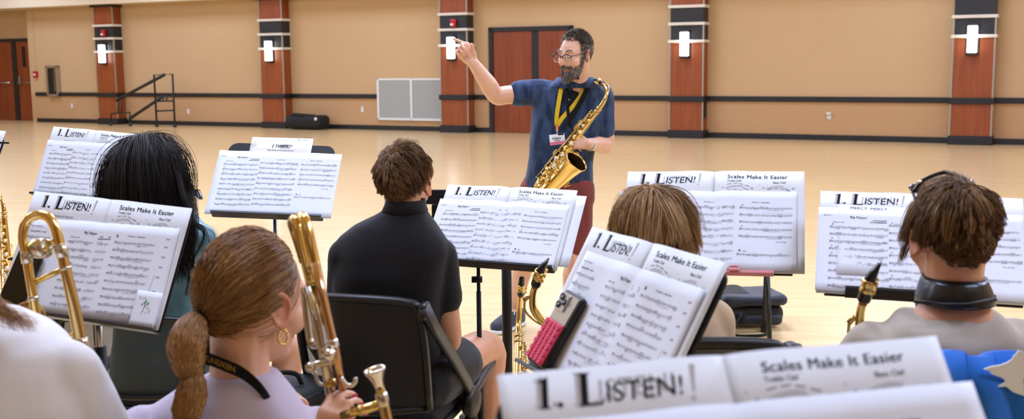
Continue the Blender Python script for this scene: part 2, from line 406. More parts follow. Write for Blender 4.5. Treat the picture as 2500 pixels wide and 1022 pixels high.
# portable stair handrail standing near the first pillar
s = empty('stair_handrail', W4 @ Vector((-9.8, .75, 0)), 0, 'black portable stair handrail leaning by the first pillar', 'handrail'); s['_w'] = list(s.location)
def wp(x, y, off): u, z = wl(x, y, off); return W4 @ Vector((u, off, max(z, .03)))
O1, O2 = .75, .75
k = MB(); k.tube([wp(383, 306, O1), wp(376, 183, O1), wp(421, 181, O1), wp(427, 306, O1)], .024, 8); k.build('end_frame', M_black, s)
for a, e in (((379, 247), (424, 246)), ((381, 271), (426, 269))):
    k = MB(); k.tube([wp(*a, O1), wp(*e, O1)], .02, 8); k.build('cross_bar', M_black, s)
for x in (398, 407): k = MB(); k.tube([wp(x, 233, O1), wp(x, 247, O1)], .018, 8); k.build('stub', M_black, s)
for a, e in (((284, 245), (402, 182)), ((316, 290), (396, 236))):
    k = MB(); k.tube([wp(*a, O1), wp(*e, O1)], .04, 4); k.build('diagonal_rail', M_black, s)
k = MB(); k.tube([wp(270, 306, O1), wp(272, 277, O1), wp(317, 274, O1), wp(318, 296, O1)], .02, 8); k.build('foot_frame', M_black, s)
for x in (288, 297): k = MB(); k.tube([wp(x, 246, O1), wp(x, 277, O1)], .018, 8); k.build('stub', M_black, s)
for x, y in ((383, 306), (427, 303), (270, 304), (318, 298)):
    p = wp(x, y, O1); k = MB(); k.lathe([(.0, -.02), (.045, -.02), (.045, .02), (0, .02)], 12, axis_frame((p.x, p.y, .045), WN)); k.build('caster', M_black, s)
# soft black bag by the second pillar
b_ = world_empty('equipment_bag', W4 @ Vector((-5.1, .4, 0)), 'lumpy black equipment bag lying against the back wall', 'bag')
k = MB(); C0 = W4 @ Vector((-4.97, .38, 0))
def bagd(co, no): return co + no * (vnoise(co, 9, 3) * .012)[:, None]
q = MB(); q.box((-4.98, .38, .17), (1.0, .46, .3), W4, .11, seg=4); q.box((-5.13, .36, .27), (.62, .36, .14), W4, .06, seg=3)
b0 = remesh(q, .025, 6, bagd)
b0.v = [(p[0], p[1], max(p[2], .002)) for p in b0.v]
b0.build('bag_body', mat('black_nylon', srgb(14, 14, 16), .7, bump=(30, .3, .02)), b_)
k = MB(); k.lathe([(0, -.01), (.035, -.01), (.035, .01), (0, .01)], 14, axis_frame(W4 @ Vector((-4.57, .615, .25)), WN)); k.build('badge', M_white, b_)
k = MB(); k.tube([W4 @ Vector(p) for p in ((-5.25, .55, .32), (-5.2, .59, .36), (-5.0, .59, .36), (-4.95, .55, .32))], .014, 8); k.build('strap', M_black, b_)
# ------------------------------------------------------------------ light: the hall's ceiling panels
def area(u, w, size, power, col=(.775, .965, 1.42), z=4.56):
    l = bpy.data.lights.new('ceiling_panel', 'AREA'); l.shape = 'SQUARE'; l.size = size; l.energy = power; l.color = col
    o = bpy.data.objects.new('ceiling_panel_light', l); COL.objects.link(o); o.location = W4 @ Vector((u, w, z)); o.rotation_euler = (0, 0, math.atan2(WD.y, WD.x)); return o
for u in (-13.5, -8.1, -2.7, 2.7, 8.1, 13.2):
    for w in (2.6, 8.2, 13.8, 18.2, 25):
        area(u, w, 1.5, {2.6: 80, 8.2: 96, 13.8: 195, 18.2: 102, 25: 8}[w])
w = bpy.data.worlds.new('World'); SC.world = w; w.use_nodes = True
w.node_tree.nodes['Background'].inputs[0].default_value = (.85, .97, 1.2, 1); w.node_tree.nodes['Background'].inputs[1].default_value = .06
SC.view_settings.view_transform = 'Standard'; SC.view_settings.look = 'None'; SC.view_settings.gamma = 1; SC.view_settings.exposure = 0
# ------------------------------------------------------------------ paper, print and music stands
M_paper = mat('white_paper', srgb(238, 244, 255), .75, spec=.2)
M_book = mat('book_paper', srgb(232, 236, 240), .7, spec=.25)
M_env = mat('ivory_folder', srgb(240, 238, 230), .7, spec=.2)
M_ink = mat('black_ink', srgb(32, 33, 40), .7, spec=.1)
M_grey = mat('grey_ink', srgb(176, 178, 184), .7, spec=.1)
M_soft = mat('soft_ink', srgb(110, 112, 120), .7, spec=.1)
M_green = mat('green_ink', srgb(40, 130, 90), .7, spec=.1)
INKS = [M_ink, M_grey, M_soft, M_green, mat('pale_grey_ink', srgb(204, 206, 212), .7, spec=.1)]
class Ink:
    """print laid out in flat page metres (x right, y up)"""
    def __init__(s): s.v = []; s.f = []; s.m = []
    def poly(s, pts, mi=0): n = len(s.v); s.v += list(pts); s.f.append(tuple(range(n, n + len(pts)))); s.m.append(mi)
    def line(s, a, b, w, mi=0, k=1):
        dx, dy = b[0] - a[0], b[1] - a[1]; l = math.hypot(dx, dy) or 1; nx, ny = -dy / l * w / 2, dx / l * w / 2
        for i in range(k):
            p = (a[0] + dx * i / k, a[1] + dy * i / k); q = (a[0] + dx * (i + 1) / k, a[1] + dy * (i + 1) / k)
            s.poly([(p[0] - nx, p[1] - ny), (q[0] - nx, q[1] - ny), (q[0] + nx, q[1] + ny), (p[0] + nx, p[1] + ny)], mi)
    def path(s, pts, w, mi=0):
        for a, b in zip(pts, pts[1:]): s.line(a, b, w, mi)
    def oval(s, c, rx, ry, rot=0., mi=0, n=8):
        s.poly([(c[0] + rx * math.cos(t) * math.cos(rot) - ry * math.sin(t) * math.sin(rot), c[1] + rx * math.cos(t) * math.sin(rot) + ry * math.sin(t) * math.cos(rot)) for t in [2 * PI * i / n for i in range(n)]], mi)
    def text(s, txt, x, y, size, bold=0., shear=0., mi=0, rot=0., space=1., width=None, center=False):
        if bold > .006:                                                # heavy weights: overlaid strokes
            for q in (-.5, 0, .5): s.text(txt, x + q * bold * size * .8, y, size, 0, shear, mi, rot, space, width, center)
            return
        v, f, w = glyphs(txt, size, bold, shear, space); k = (width / w) if width else 1.; n = len(s.v)
        if center: x -= w * k / 2
        c, sn = math.cos(rot), math.sin(rot)
        s.v += [(x + p[0] * k * c - p[1] * sn, y + p[0] * k * sn + p[1] * c) for p in v]; s.f += [tuple(i + n for i in q) for q in f]; s.m += [mi] * len(f)
    def stave(s, x, y, w, g, sp=.00125, bass=False, dens=1., boxed=False):
        """five lines with clef, key, notes, beams, slurs"""
        for i in range(5): s.line((x, y + i * sp), (x + w, y + i * sp), .0003, 1, 6)
        q = sp
        if bass:
            s.path([(x + q * .3, y + 3 * q), (x + q * .9, y + 3.7 * q), (x + q * 1.8, y + 3.2 * q), (x + q * 1.4, y + 1.6 * q), (x + q * .3, y + .4 * q)], q * .38)
            for d in (2.4, 3.5): s.oval((x + q * 2.4, y + d * q), q * .25, q * .25)
        else:
            s.path([(x + q * .8, y - 1.6 * q), (x + q * 1.1, y + 2 * q), (x + q * 1.4, y + 5.6 * q), (x + q * .9, y + 5 * q), (x + q * .8, y + 3.4 * q), (x + q * .1, y + 1.6 * q), (x + q * .9, y + .2 * q), (x + q * 1.9, y + 1 * q), (x + q * 1.1, y + 2 * q)], q * .36)
        for j in range(2):
            xx = x + q * (3.2 + 1.3 * j); yy = y + (3.2 - 1.3 * j) * q
            s.line((xx, yy - q), (xx, yy + 1.4 * q), q * .25); s.line((xx + q * .5, yy - q), (xx + q * .5, yy + 1.4 * q), q * .25); s.line((xx - q * .3, yy), (xx + q * .9, yy + q * .3), q * .35)
        xx = x + q * 7
        while xx < x + w - q * 3:
            r = g.random()
            if r < .12 * dens + .03:                                   # a slurred or beamed run
                n = g.choice((3, 4, 4, 5)); st = q * g.uniform(1.9, 2.6); y0 = g.uniform(.3, 3) * q; up = g.random() < .5; ys = []
                for j in range(n):
                    yy = y + y0 + g.choice((-.5, 0, .5, 1)) * q; ys.append(yy); s.oval((xx + j * st, yy), q * .68, q * .5, .35)
                bt = (max(ys) + 3.0 * q) if up else (min(ys) - 3.0 * q)
                for j in range(n): s.line((xx + j * st + (q * .6 if up else -q * .6), ys[j]), (xx + j * st + (q * .6 if up else -q * .6), bt), q * .22)
                s.line((xx + (q * .6 if up else -q * .6), bt), (xx + (n - 1) * st + (q * .6 if up else -q * .6), bt), q * .5)
                if g.random() < .6:
                    yy = (min(ys) - 1.6 * q) if up else (max(ys) + 1.6 * q); h = (-1 if up else 1) * q * 1.4; a, b = xx, xx + (n - 1) * st
                    s.path([(a + (b - a) * t, yy + h * math.sin(PI * t)) for t in (0, .2, .4, .6, .8, 1)], q * .28)
                xx += n * st + q * 1.2
            elif r < .62 * dens:
                yy = y + g.uniform(0, 4) * q; s.oval((xx, yy), q * .68, q * .5, .35); up = g.random() < .6
                s.line((xx + (q * .6 if up else -q * .6), yy), (xx + (q * .6 if up else -q * .6), yy + (3.1 if up else -3.1) * q), q * .22)
                if g.random() < .25: s.line((xx - q * .8, y - 2.2 * q), (xx + q * .4, y - 1.7 * q), q * .3); s.line((xx - q * .8, y - 2.2 * q), (xx + q * .4, y - 2.7 * q), q * .3)
                xx += q * g.uniform(2.3, 3.4)
            elif r < .8: s.line((xx, y + 1.2 * q), (xx + q * .7, y + 2.8 * q), q * .5); xx += q * 2.4
            elif r < .9: s.line((xx, y), (xx, y + 4 * q), q * .22); xx += q * 1.5
            else: xx += q * 3
        s.line((x + w, y), (x + w, y + 4 * q), q * .3)
        if g.random() < .25: s.line((x + w * .5, y - 2.6 * q), (x + w * .8, y - 2.3 * q), q * .2); s.line((x + w * .5, y - 2.6 * q), (x + w * .8, y - 2.9 * q), q * .2)
        if boxed:
            x0, x1 = x + w * .45, x + w; s.path([(x0, y + 5 * q), (x0, y + 7.4 * q), (x1, y + 7.4 * q), (x1, y + 5 * q)], q * .22)
def mapped(mb, ink, f, mi0):
    dp = [.0005] * len(ink.v)
    for q, k in zip(ink.f, ink.m):
        if k in (1, 4):
            for j in q: dp[j] = .0002
    mb.add([f(x, y, d) for (x, y), d in zip(ink.v, dp)], ink.f, 0, False); mb.m[len(mb.m) - len(ink.f):] = [mi0 + i for i in ink.m]
def sheet_mesh(x0, x1, y0, y1, nf, th, nx=24, ny=10, f=None):
    """a thin solid sheet over [x0,x1] x [y0,y1]"""
    mb = MB(); vs = []
    for d in (0, -th):
        for j in range(ny + 1):
            for i in range(nx + 1):
                x = x0 + (x1 - x0) * i / nx; y = y0 + (y1 - y0) * j / ny; vs.append(f(x, y, d))
    n = (nx + 1) * (ny + 1); fs = []
    for j in range(ny):
        for i in range(nx):
            a = j * (nx + 1) + i; fs.append((a, a + 1, a + nx + 2, a + nx + 1)); fs.append((n + a, n + a + nx + 1, n + a + nx + 2, n + a + 1))
    ed = [(j * (nx + 1), (j + 1) * (nx + 1)) for j in range(ny)] + [((j + 1) * (nx + 1) + nx, j * (nx + 1) + nx) for j in range(ny)] + [(i + 1, i) for i in range(nx)] + [(ny * (nx + 1) + i, ny * (nx + 1) + i + 1) for i in range(nx)]
    for a, b in ed: fs.append((a, b, n + b, n + a))
    mb.add(vs, fs, 0, True); return mb
# page frames: bottom centre, yaw, tilt, roll (degrees)
PG = {'A': (-1.051, 2.623, .865, -15.2, 26.4, 4.4), 'B': (-.874, 3.936, .926, -2.2, 38.9, 2.9), 'D': (-.076, 3.463, .827, -20.5, 42.1, .9),
      'E': (.49, 2.719, .944, -14.4, 41.3, -1.), 'F': (.914, 2.438, .932, -14.5, 47.4, 1.7), 'G': (.131, 1.98, .864, -64.5, 29.5, .3),
      'H': (.246, .907, .933, 6.5, 38.5, -2.8), 'Z': (-1.81, 4.588, .921, -19.2, 25.2, 3.9), 'Y': (-2.37, 4.60, .945, -19.2, 25.2, 5.)}
def page_frame(k):
    a = PG[k]; Rm = Matrix.Rotation(R(a[3]), 3, 'Z') @ Matrix.Rotation(-R(a[4]), 3, 'X') @ Matrix.Rotation(R(a[5]), 3, 'Y')
    M = Matrix((Rm @ Vector((1, 0, 0)), Rm @ Vector((0, 0, 1)), Rm @ Vector((0, -1, 0)))).transposed().to_4x4(); M.translation = a[:3]; return M
PM = {k: page_frame(k) for k in PG}
BW, BH = .2285, .305
def bn(x, y, curl=1.):                                   # book surface height over the desk
    a = abs(x); return .0075 + curl * (.0042 * math.exp(-((a - .05) / .04) ** 2) - .003 * math.exp(-(a / .012) ** 2)) + .0008 * math.sin(5 * x + 2 * y)
def book(k, label, curl=1., nudge=0.):
    M = PM[k]; o = world_empty('music_book', M @ Vector((0, .1, .004)), label, 'book', 'open band books on the stands')
    f = lambda x, y, d: M @ Vector((x, y, bn(x, y, curl) + d))
    i = Ink(); g = random.Random(k)
    for dx, dy, mi, b in ((-.005, .0012, 4, .006), (0, 0, 0, .0)):
        sk = lambda pts, ox, oy: [(ox + dx + a + .1 * c, oy + dy + c) for a, c in pts]
        i.poly(sk([(.002, 0), (.0135, 0), (.0135, .0009), (.0108, .0024), (.0108, .0325), (.0095, .0325), (.001, .028), (.0014, .0268), (.0048, .0275), (.0048, .0024), (.002, .0009)], -.1945, .2655), mi)
        i.oval((-.1715 + dx, .2682 + dy), .0028, .0028, 0, mi, 12)
        i.poly(sk([(0, 0), (.0235, 0), (.0262, .0062), (.0248, .0062), (.021, .0026), (.0098, .0026), (.0098, .0320), (.0125, .0332), (.0125, .034), (0, .034), (0, .0332), (.0028, .0320), (.0028, .0022), (0, .0008)], -.154, .2645), mi)
        i.text('ISTEN!', -.1272 + dx * 1.5, .2668 + dy * 3.5, .0285, .004, .12, mi, width=.079)
    i.poly([(-.0405, .268), (-.0375, .268), (-.0325, .297), (-.0385, .297)], 4); i.oval((-.0405, .2615), .003, .003, 0, 4, 10)
    i.text('Frederick Fennell\u2019s', -.148, .2445, .0085, 0, .2, 2, width=.058); i.line((-.15, .241), (-.07, .241), .0003, 2)
    j = Ink()
    j.text('Scales Make It Easier', .034, .281, .0165, .05, .03, 0, width=.152, space=1.06); j.text('Treble Clef', .034, .2705, .0085, .012, 0, 0, width=.036); j.text('Bass Clef', .15, .2665, .0085, .012, 0, 0, width=.032)
    for x0, dn in ((.012, 0), (.115, 1)):
        for row in (0, 1):
            yb = .2475 - row * .02
            for q in range(3):
                for e in range(22):
                    xx = x0 + .02 + e * .0027; yy = yb + .0075 * math.sin(PI * e / 21) + q * .0022 - (.004 if e > 15 else 0); j.oval((xx, yy), .0009, .0006, 0, 2, 5)
            for e in range(4):
                xa = x0 + .022 + e * .015; ya = yb + (.011 if not dn else -.0035) + (.004, .0065, .006, .002)[e]; j.line((xa, ya), (xa + .011, ya + (.002, .0005, -.002, -.004)[e]), .0011, 0)
            j.oval((x0 + .011, yb + .005), .002, .0035, .2, 1); j.text('1.', x0, yb + .013, .005, .01)
            j.oval((x0 + .0835, yb + .003), .0018, .0018, 0, 2); j.line((x0 + .087, yb - .001), (x0 + .087, yb + .007), .0009, 2)
    for s, (a, e), ik in ((0, (-BW, -.0004), i), (1, (.0004, BW), j)):
        mb = sheet_mesh(a, e, .001, BH, None, .005, 20, 6, f); mapped(mb, ik, f, 1); mb.build('page', [M_book] + INKS, o, fix=False)
    return o
def sheet(k, label, kind, x0, x1, y1, y0=.003, seed=1, lift=.003, curl=1., skew=0.):
    M = PM[k]; o = world_empty('sheet_music', M @ Vector((0, .1, .02)), label, 'sheet music', 'taped music sheets on the stands')
    c, s_ = math.cos(skew), math.sin(skew); xm = (x0 + x1) / 2
    def f(x, y, d):
        px, py = xm + (x - xm) * c - y * s_, y * c + (x - xm) * s_
        return M @ Vector((px, py, bn(px, py, curl) + lift + .0013 * math.sin(31 * x + seed) * (y / .25) + .0006 * math.sin(19 * y + 9 * x) + d))
    mb = sheet_mesh(x0, x1, y0, y1, None, .0006, 28, 10, f); i = Ink(); g = random.Random(seed); W = x1 - x0
    if kind == 'sax':
        c0, c1, c2 = x0 + .028, x0 + W * .355, x0 + W * .69; w0, w1, w2 = W * .285, W * .30, W * .285
        rows = [(c0, w0, 9, y1 - .063, .0215), (c1, w1, 9, y1 - .053, .0222), (c2, w2, 5, y1 - .055, .0215)]
        for n, (cx, cw, nr, yt, st) in enumerate(rows):
            for r_ in range(nr):
                yy = yt - r_ * st
                if yy < y0 + .008: break
                i.stave(cx, yy, cw, g, .00128, False, 1.0 if n < 2 else .55, n == 2 and r_ == 1)
                if g.random() < .4: i.text(g.choice('ABCDE'), cx + .004, yy + .009, .006, .02)
        i.stave(c2 - .004, y1 - .195 if y1 - .195 > y0 + .01 else y0 + .012, w2, g, .00128, False, .6); i.text('B', c2, y1 - .184, .009, .03); i.text('Solo', c2 + .01, y1 - .184, .005, .01)
        i.text('Sax Mercy Mer', c1 + .06, y1 - .035, .005, .016); i.text('Alto Sax 1, Big Dipper', c2 + .03, y1 - .036, .005, .016); i.text('D.S. al Coda', c2 + .09, y1 - .155, .0048, .02)
        i.text('Big Dipper', c0 + .045, y1 - .031, .009, .022, 0, 0, width=.04); i.text('Alto Sax 1', x0 + .012, y1 - .026, .0048, .012); i.text('Medium swing', c0 + .006, y1 - .047, .0045, .015)
        for q in (0, 1): i.line((c0 + w0 * .74 - .006 * q, y1 - .036 - q * .0055), (c0 + w0 * .99, y1 - .036 - q * .0055), .0021, 2)
        for q in range(2): i.line((c0 + .01, y0 + .013 - q * .003), (c0 + .085, y0 + .013 - q * .003), .0006, 2)
    else:
        c0, c1, c2 = x0 - .012, x0 + W * .30, x0 + W * .61; w = W * .265
        i.text('Tenor Trombone', c0 + .018, y1 - .022, .0048, .012); i.text('Swing ballad - easy', c0 + .02, y1 - .036, .0062, .016)
        for r_ in range(9): i.stave(c0 + .014, y1 - .052 - r_ * .021, w * .62, g, .0012, True, .8)
        i.text('Big Dipper', c1 + .04, y1 - .032, .009, .022, 0, 0, width=.035); i.text('Medium swing', c1 + .004, y1 - .044, .0045, .015)
        for q in (0, 1): i.line((c1 + w * .74 - .006 * q, y1 - .036 - q * .0055), (c1 + w * 1.04, y1 - .036 - q * .0055), .0021, 2)
        for r_ in range(9): i.stave(c1 - r_ * .0005, y1 - .057 - r_ * .0198, w, g, .00128, True, .95)
        i.text('Trombone 1, Big Dipper', c2 + .03, y1 - .031, .005, .016); i.text('B', c2, y1 - .035, .01, .03)
        for r_ in range(10): i.stave(c2 - .002, y1 - .05 - r_ * .0195, w, g, .00128, True, .8)
        for q, yy in enumerate((.03, .05, .075, .1, .125, .16, .19)): i.line((x1 - .028 - q * .001, y1 - yy), (x1 - .018 - q * .001, y1 - yy), .004, 1)
        i.line((x1 - .046, y1 - .205), (x1 - .036, y1 - .12), .0006, 2)
    mapped(mb, i, f, 1); mb.build('page', [M_paper] + INKS, o, fix=False)
    return o
# ------------------------------------------------------------------ stands
M_stand = mat('stand_black', srgb(20, 21, 24), .55, spec=.3)
M_lip = mat('stand_lip', srgb(62, 60, 58), .35, .3)
M_pink = mat('pink_plastic', srgb(232, 150, 160), .4)
def stand(k, label, w=.47, h=.30, y0=-.002, rad=.03, lipm=None, thin=False, lipx=None, clip=False, ld=.036):
    M = PM[k]; top = M @ Vector((0, .10, -.03)); o = world_empty('music_stand', (top.x, top.y, 0), label, 'music stand', 'black music stands')
    mb = MB(); n = 6; out = []
    for cx, cy, a0 in ((w / 2 - rad, h - rad, 0), (-w / 2 + rad, h - rad, 90), (-w / 2, y0, None), (w / 2, y0, None)):
        if a0 is None: out.append((cx, cy))
        else: out += [(cx + rad * math.cos(R(a0 + 90 * i / n)), cy + rad * math.sin(R(a0 + 90 * i / n))) for i in range(n + 1)]
    q = len(out); mb.add([M @ Vector((x, y, d)) for d in (-.001, -.006) for x, y in out], [tuple(range(q)), tuple(range(2 * q - 1, q - 1, -1))] + [(i, q + i, q + (i + 1) % q, (i + 1) % q) for i in range(q)], 0, False)
    mb.build('desk', M_stand, o)
    lx = lipx or (-w / 2, w / 2); mb = MB()
    mb.box(((lx[0] + lx[1]) / 2, y0 - .003, ld * .5 - .003), (lx[1] - lx[0], .004, ld), M, .0015)
    mb.box(((lx[0] + lx[1]) / 2, y0 + .0, ld - .004), (lx[1] - lx[0], .008, .003), M, .001); mb.build('lip', lipm or M_lip, o)
    if clip:
        c = MB(); c.box((.06, y0 + .003, .017), (.026, .01, .006), M, .003); c.tube([M @ Vector((.05, y0 + .006, .018)), M @ Vector((.052, y0 + .012, .018)), M @ Vector((.068, y0 + .012, .018)), M @ Vector((.07, y0 + .006, .018))], .0022, 6); c.build('clip', M_pink, o)
    mb = MB(); mb.box((0, .1, -.02), (.07, .08, .03), M, .006); mb.build('bracket', M_stand, o)
    x, y = top.x, top.y; zt = top.z
    if thin: q_ = M @ Vector((-.05, .02, -.03)); x, y, zt = q_.x, q_.y, q_.z + .015
    if thin:
        k_ = MB(); k_.tube([(x, y, zt - .02), (x, y, zt - .05), (x, y, zt - .13)], .006, 8); k_.tube([(x - .022, y, zt - .06), (x + .012, y, zt - .06)], .011, 10); k_.build('clamp', M_stand, o)
        k_ = MB(); k_.tube([(x, y, zt - .1), (x, y, .34)], .008, 10); k_.build('inner_pole', M_stand, o)
        k_ = MB(); k_.tube([(x, y, .47), (x, y, .12)], .011, 12); k_.lathe([(.011, .45), (.016, .455), (.016, .51), (.011, .515)], 12, Matrix.Translation((x, y, 0))); k_.build('outer_pole', M_stand, o)
        k_ = MB(); k_.ball((x - .025, y, .49), .012); k_.build('knob', M_stand, o)
    else:
        k_ = MB(); k_.tube([(x, y, zt), (x, y, .5)], .0095, 12); k_.build('inner_pole', M_steel, o)
        k_ = MB(); k_.tube([(x, y, zt - .16), (x, y, .06)], .0155, 14); k_.build('outer_pole', M_stand, o)
    k_ = MB(); k_.lathe([(.012, .05), (.028, .055), (.03, .1), (.016, .13)], 14, Matrix.Translation((x, y, 0))); k_.build('hub', M_stand, o)
    for i in range(3):
        a = R(PG[k][3] + 90 + 120 * i); d = Vector((math.cos(a), math.sin(a), 0)); p = Vector((x, y, 0))
        k_ = MB(); k_.tube([p + d * .02 + Vector((0, 0, .085)), p + d * .14 + Vector((0, 0, .06)), p + d * .27 + Vector((0, 0, .009))], .009, 8); k_.build('leg', M_stand, o)
    return o
stand('A', 'black music stand in front of the ponytail girl, holding a phone beside its book', .46)
stand('B', 'black music stand with rounded desk holding a folder and a loose music sheet', .40, .318, .0, .035)
stand('D', 'slim black music stand with clamp, between the black shirt boy and the conductor', .44, .29, 0, .02, M_stand, thin=True)
stand('E', 'music stand with pink lip and clip, in front of the blond head', .40, .29, 0, .02, M_pink, lipx=(-.19, .155), clip=True, ld=.016)
stand('F', 'black music stand in front of the boy with sunglasses on his head', .42, .29, 0, .02, M_stand, lipx=(-.165, .15))
stand('G', 'tilted black music stand holding a phone with pink grip', .47, .29, -.004, .02)
stand('H', 'nearest black music stand, tilted book reaching the bottom of the photo', .47, .29)
stand('Z', 'black music stand in front of the long dark haired girl', .44, .29)
s_ = stand('Y', 'black music stand cut off by the left photo edge, thin page holder sticking out', .44, .28)
k_ = MB(); k_.tube([PM['Y'] @ Vector((.15, .245, .012)), PM['Y'] @ Vector((.262, .253, .012))], .004, 8); k_.build('page_holder', M_stand, s_)
BL = {'A': 'open band book behind the trombone slide, with the black phone', 'D': 'open band book on the stand before the conductor',
      'E': 'open band book on the stand with the pink lip', 'F': 'open band book behind the boy with the neck strap, partly hidden',
      'G': 'tilted open band book with the pink gripped phone', 'H': 'blurred open band book nearest the camera', 'Z': 'open band book half hidden by the long dark hair'}
for k in BL: book(k, BL[k], 1.3 if k in 'GD' else .8)
SL = {'A': ('trombone', -.20, .224, .243), 'B': ('sax', -.23, .23, .279), 'D': ('sax', -.238, .217, .245), 'E': ('sax', -.244, .209, .24), 'F': ('sax', -.231, .224, .25),
      'G': ('trombone', -.2, .21, .252), 'H': ('sax', -.21, .248, .252), 'Z': ('sax', -.225, .2, .248), 'Y': ('sax', -.225, .225, .302)}
SN = {'A': 'white trombone music over the band book beside the black phone', 'B': 'three column white sheet on the stand with the printed folder', 'D': 'three column white sheet on the stand before the conductor',
      'E': 'white sheet lying on the book above the pink lip', 'F': 'white sheet behind the saxophone neck of the sunglasses boy', 'G': 'tilted white trombone music beside the phone with pink grip',
      'H': 'plain white sheet edge at the very bottom of the photo', 'Z': 'white music sheet left of the long dark hair', 'Y': 'white music sheet cut off by the left photo edge'}
for n, k in enumerate(SL):
    kind, a, e, t = SL[k]; sheet(k, SN[k], kind, a, e, t, seed=n + 3, curl=.0 if k == 'B' else (1.3 if k in 'GD' else .8), skew=R({'A': 2.2, 'Z': 1.5, 'G': -.5}.get(k, 0)), lift=-.002 if k == 'B' else .0035)
# second sheets peeking out: behind the book of stand D, a title strip above the sheet of stand F, a small card on stand A
def card(k, name, label, cat, x0, x1, y0, y1, lift, ink=None, m=None, skew=0.):
    M = PM[k]; o = world_empty(name, M @ Vector(((x0 + x1) / 2, (y0 + y1) / 2, lift)), label, cat); c, s_ = math.cos(skew), math.sin(skew)
    f = lambda x, y, d: M @ Vector((x * c - y * s_, y * c + x * s_, lift + .0012 * math.sin(15 * x) + d))
    mb = sheet_mesh(x0, x1, y0, y1, None, .0006, 12, 6, f)
    if ink: mapped(mb, ink, f, 1)
    mb.build('page', [m or M_paper] + INKS, o, fix=False); return o
i = Ink(); i.text('MERCY  MERCY', -.158, .2468, .0115, .02, 0, 0, width=.085)
card('F', 'sheet_music', 'handwritten title strip peeking out above the sheet music of the sunglasses boy', 'sheet music', -.185, -.02, .05, .259, .0125, i)
i = Ink(); g = random.Random(4)
for q in range(26):
    x, y = .183 + g.gauss(0, .008), .052 + g.gauss(0, .011); i.path([(x, y), (x + g.uniform(-.003, .003), y + g.uniform(.003, .008))], .0011, 3)
i.path([(.18, .03), (.184, .05), (.183, .068)], .0009, 3)
card('A', 'card', 'small white card with green pen doodle at the corner of the band book', 'card', .155, .222, .002, .088, .0175, i)
i = Ink()
i.text('Alto Sax 1', .052, .3355, .010, .0, .0, 0, width=.042); i.line((-.06, .333), (.05, .333), .0005, 2)
for x in (-.055, 0, .042): i.text('school' if x < 0 else 'name', x, .3285, .0042, .01, 0, 2)
for n in range(20):
    a, b = 2 * PI * n / 20, 2 * PI * (n + 1) / 20; i.line((-.108 + .0085 * math.cos(a), .312 + .0085 * math.sin(a)), (-.108 + .0085 * math.cos(b), .312 + .0085 * math.sin(b)), .0009)
i.text('$1.00', -.1142, .3098, .005, .015); i.oval((.012, .309), .03, .007, .1, 1); i.text('TOM\u2019S', -.028, .3035, .0165, .09, .15, 0, width=.05)
i.path([(-.037, .299), (-.034, .309), (-.032, .317), (-.035, .313), (-.038, .306), (-.033, .303), (-.037, .301)], .0013); i.text('MUSIC HOUSE', -.005, .2985, .0052, .03, 0, 0, width=.037)
i.text('\u201cThe House of Friendly Service\u201d', -.058, .2865, .009, .002, .35, 0, width=.108)
card('B', 'paper_folder', 'ivory music shop folder standing behind the loose sheet', 'folder', -.12, .112, .03, .346, .0016, i, M_env, 0)
card('D', 'sheet_music', 'spare white sheet sticking out behind the band book before the conductor', 'sheet music', .03, .262, .02, .290, .0004)
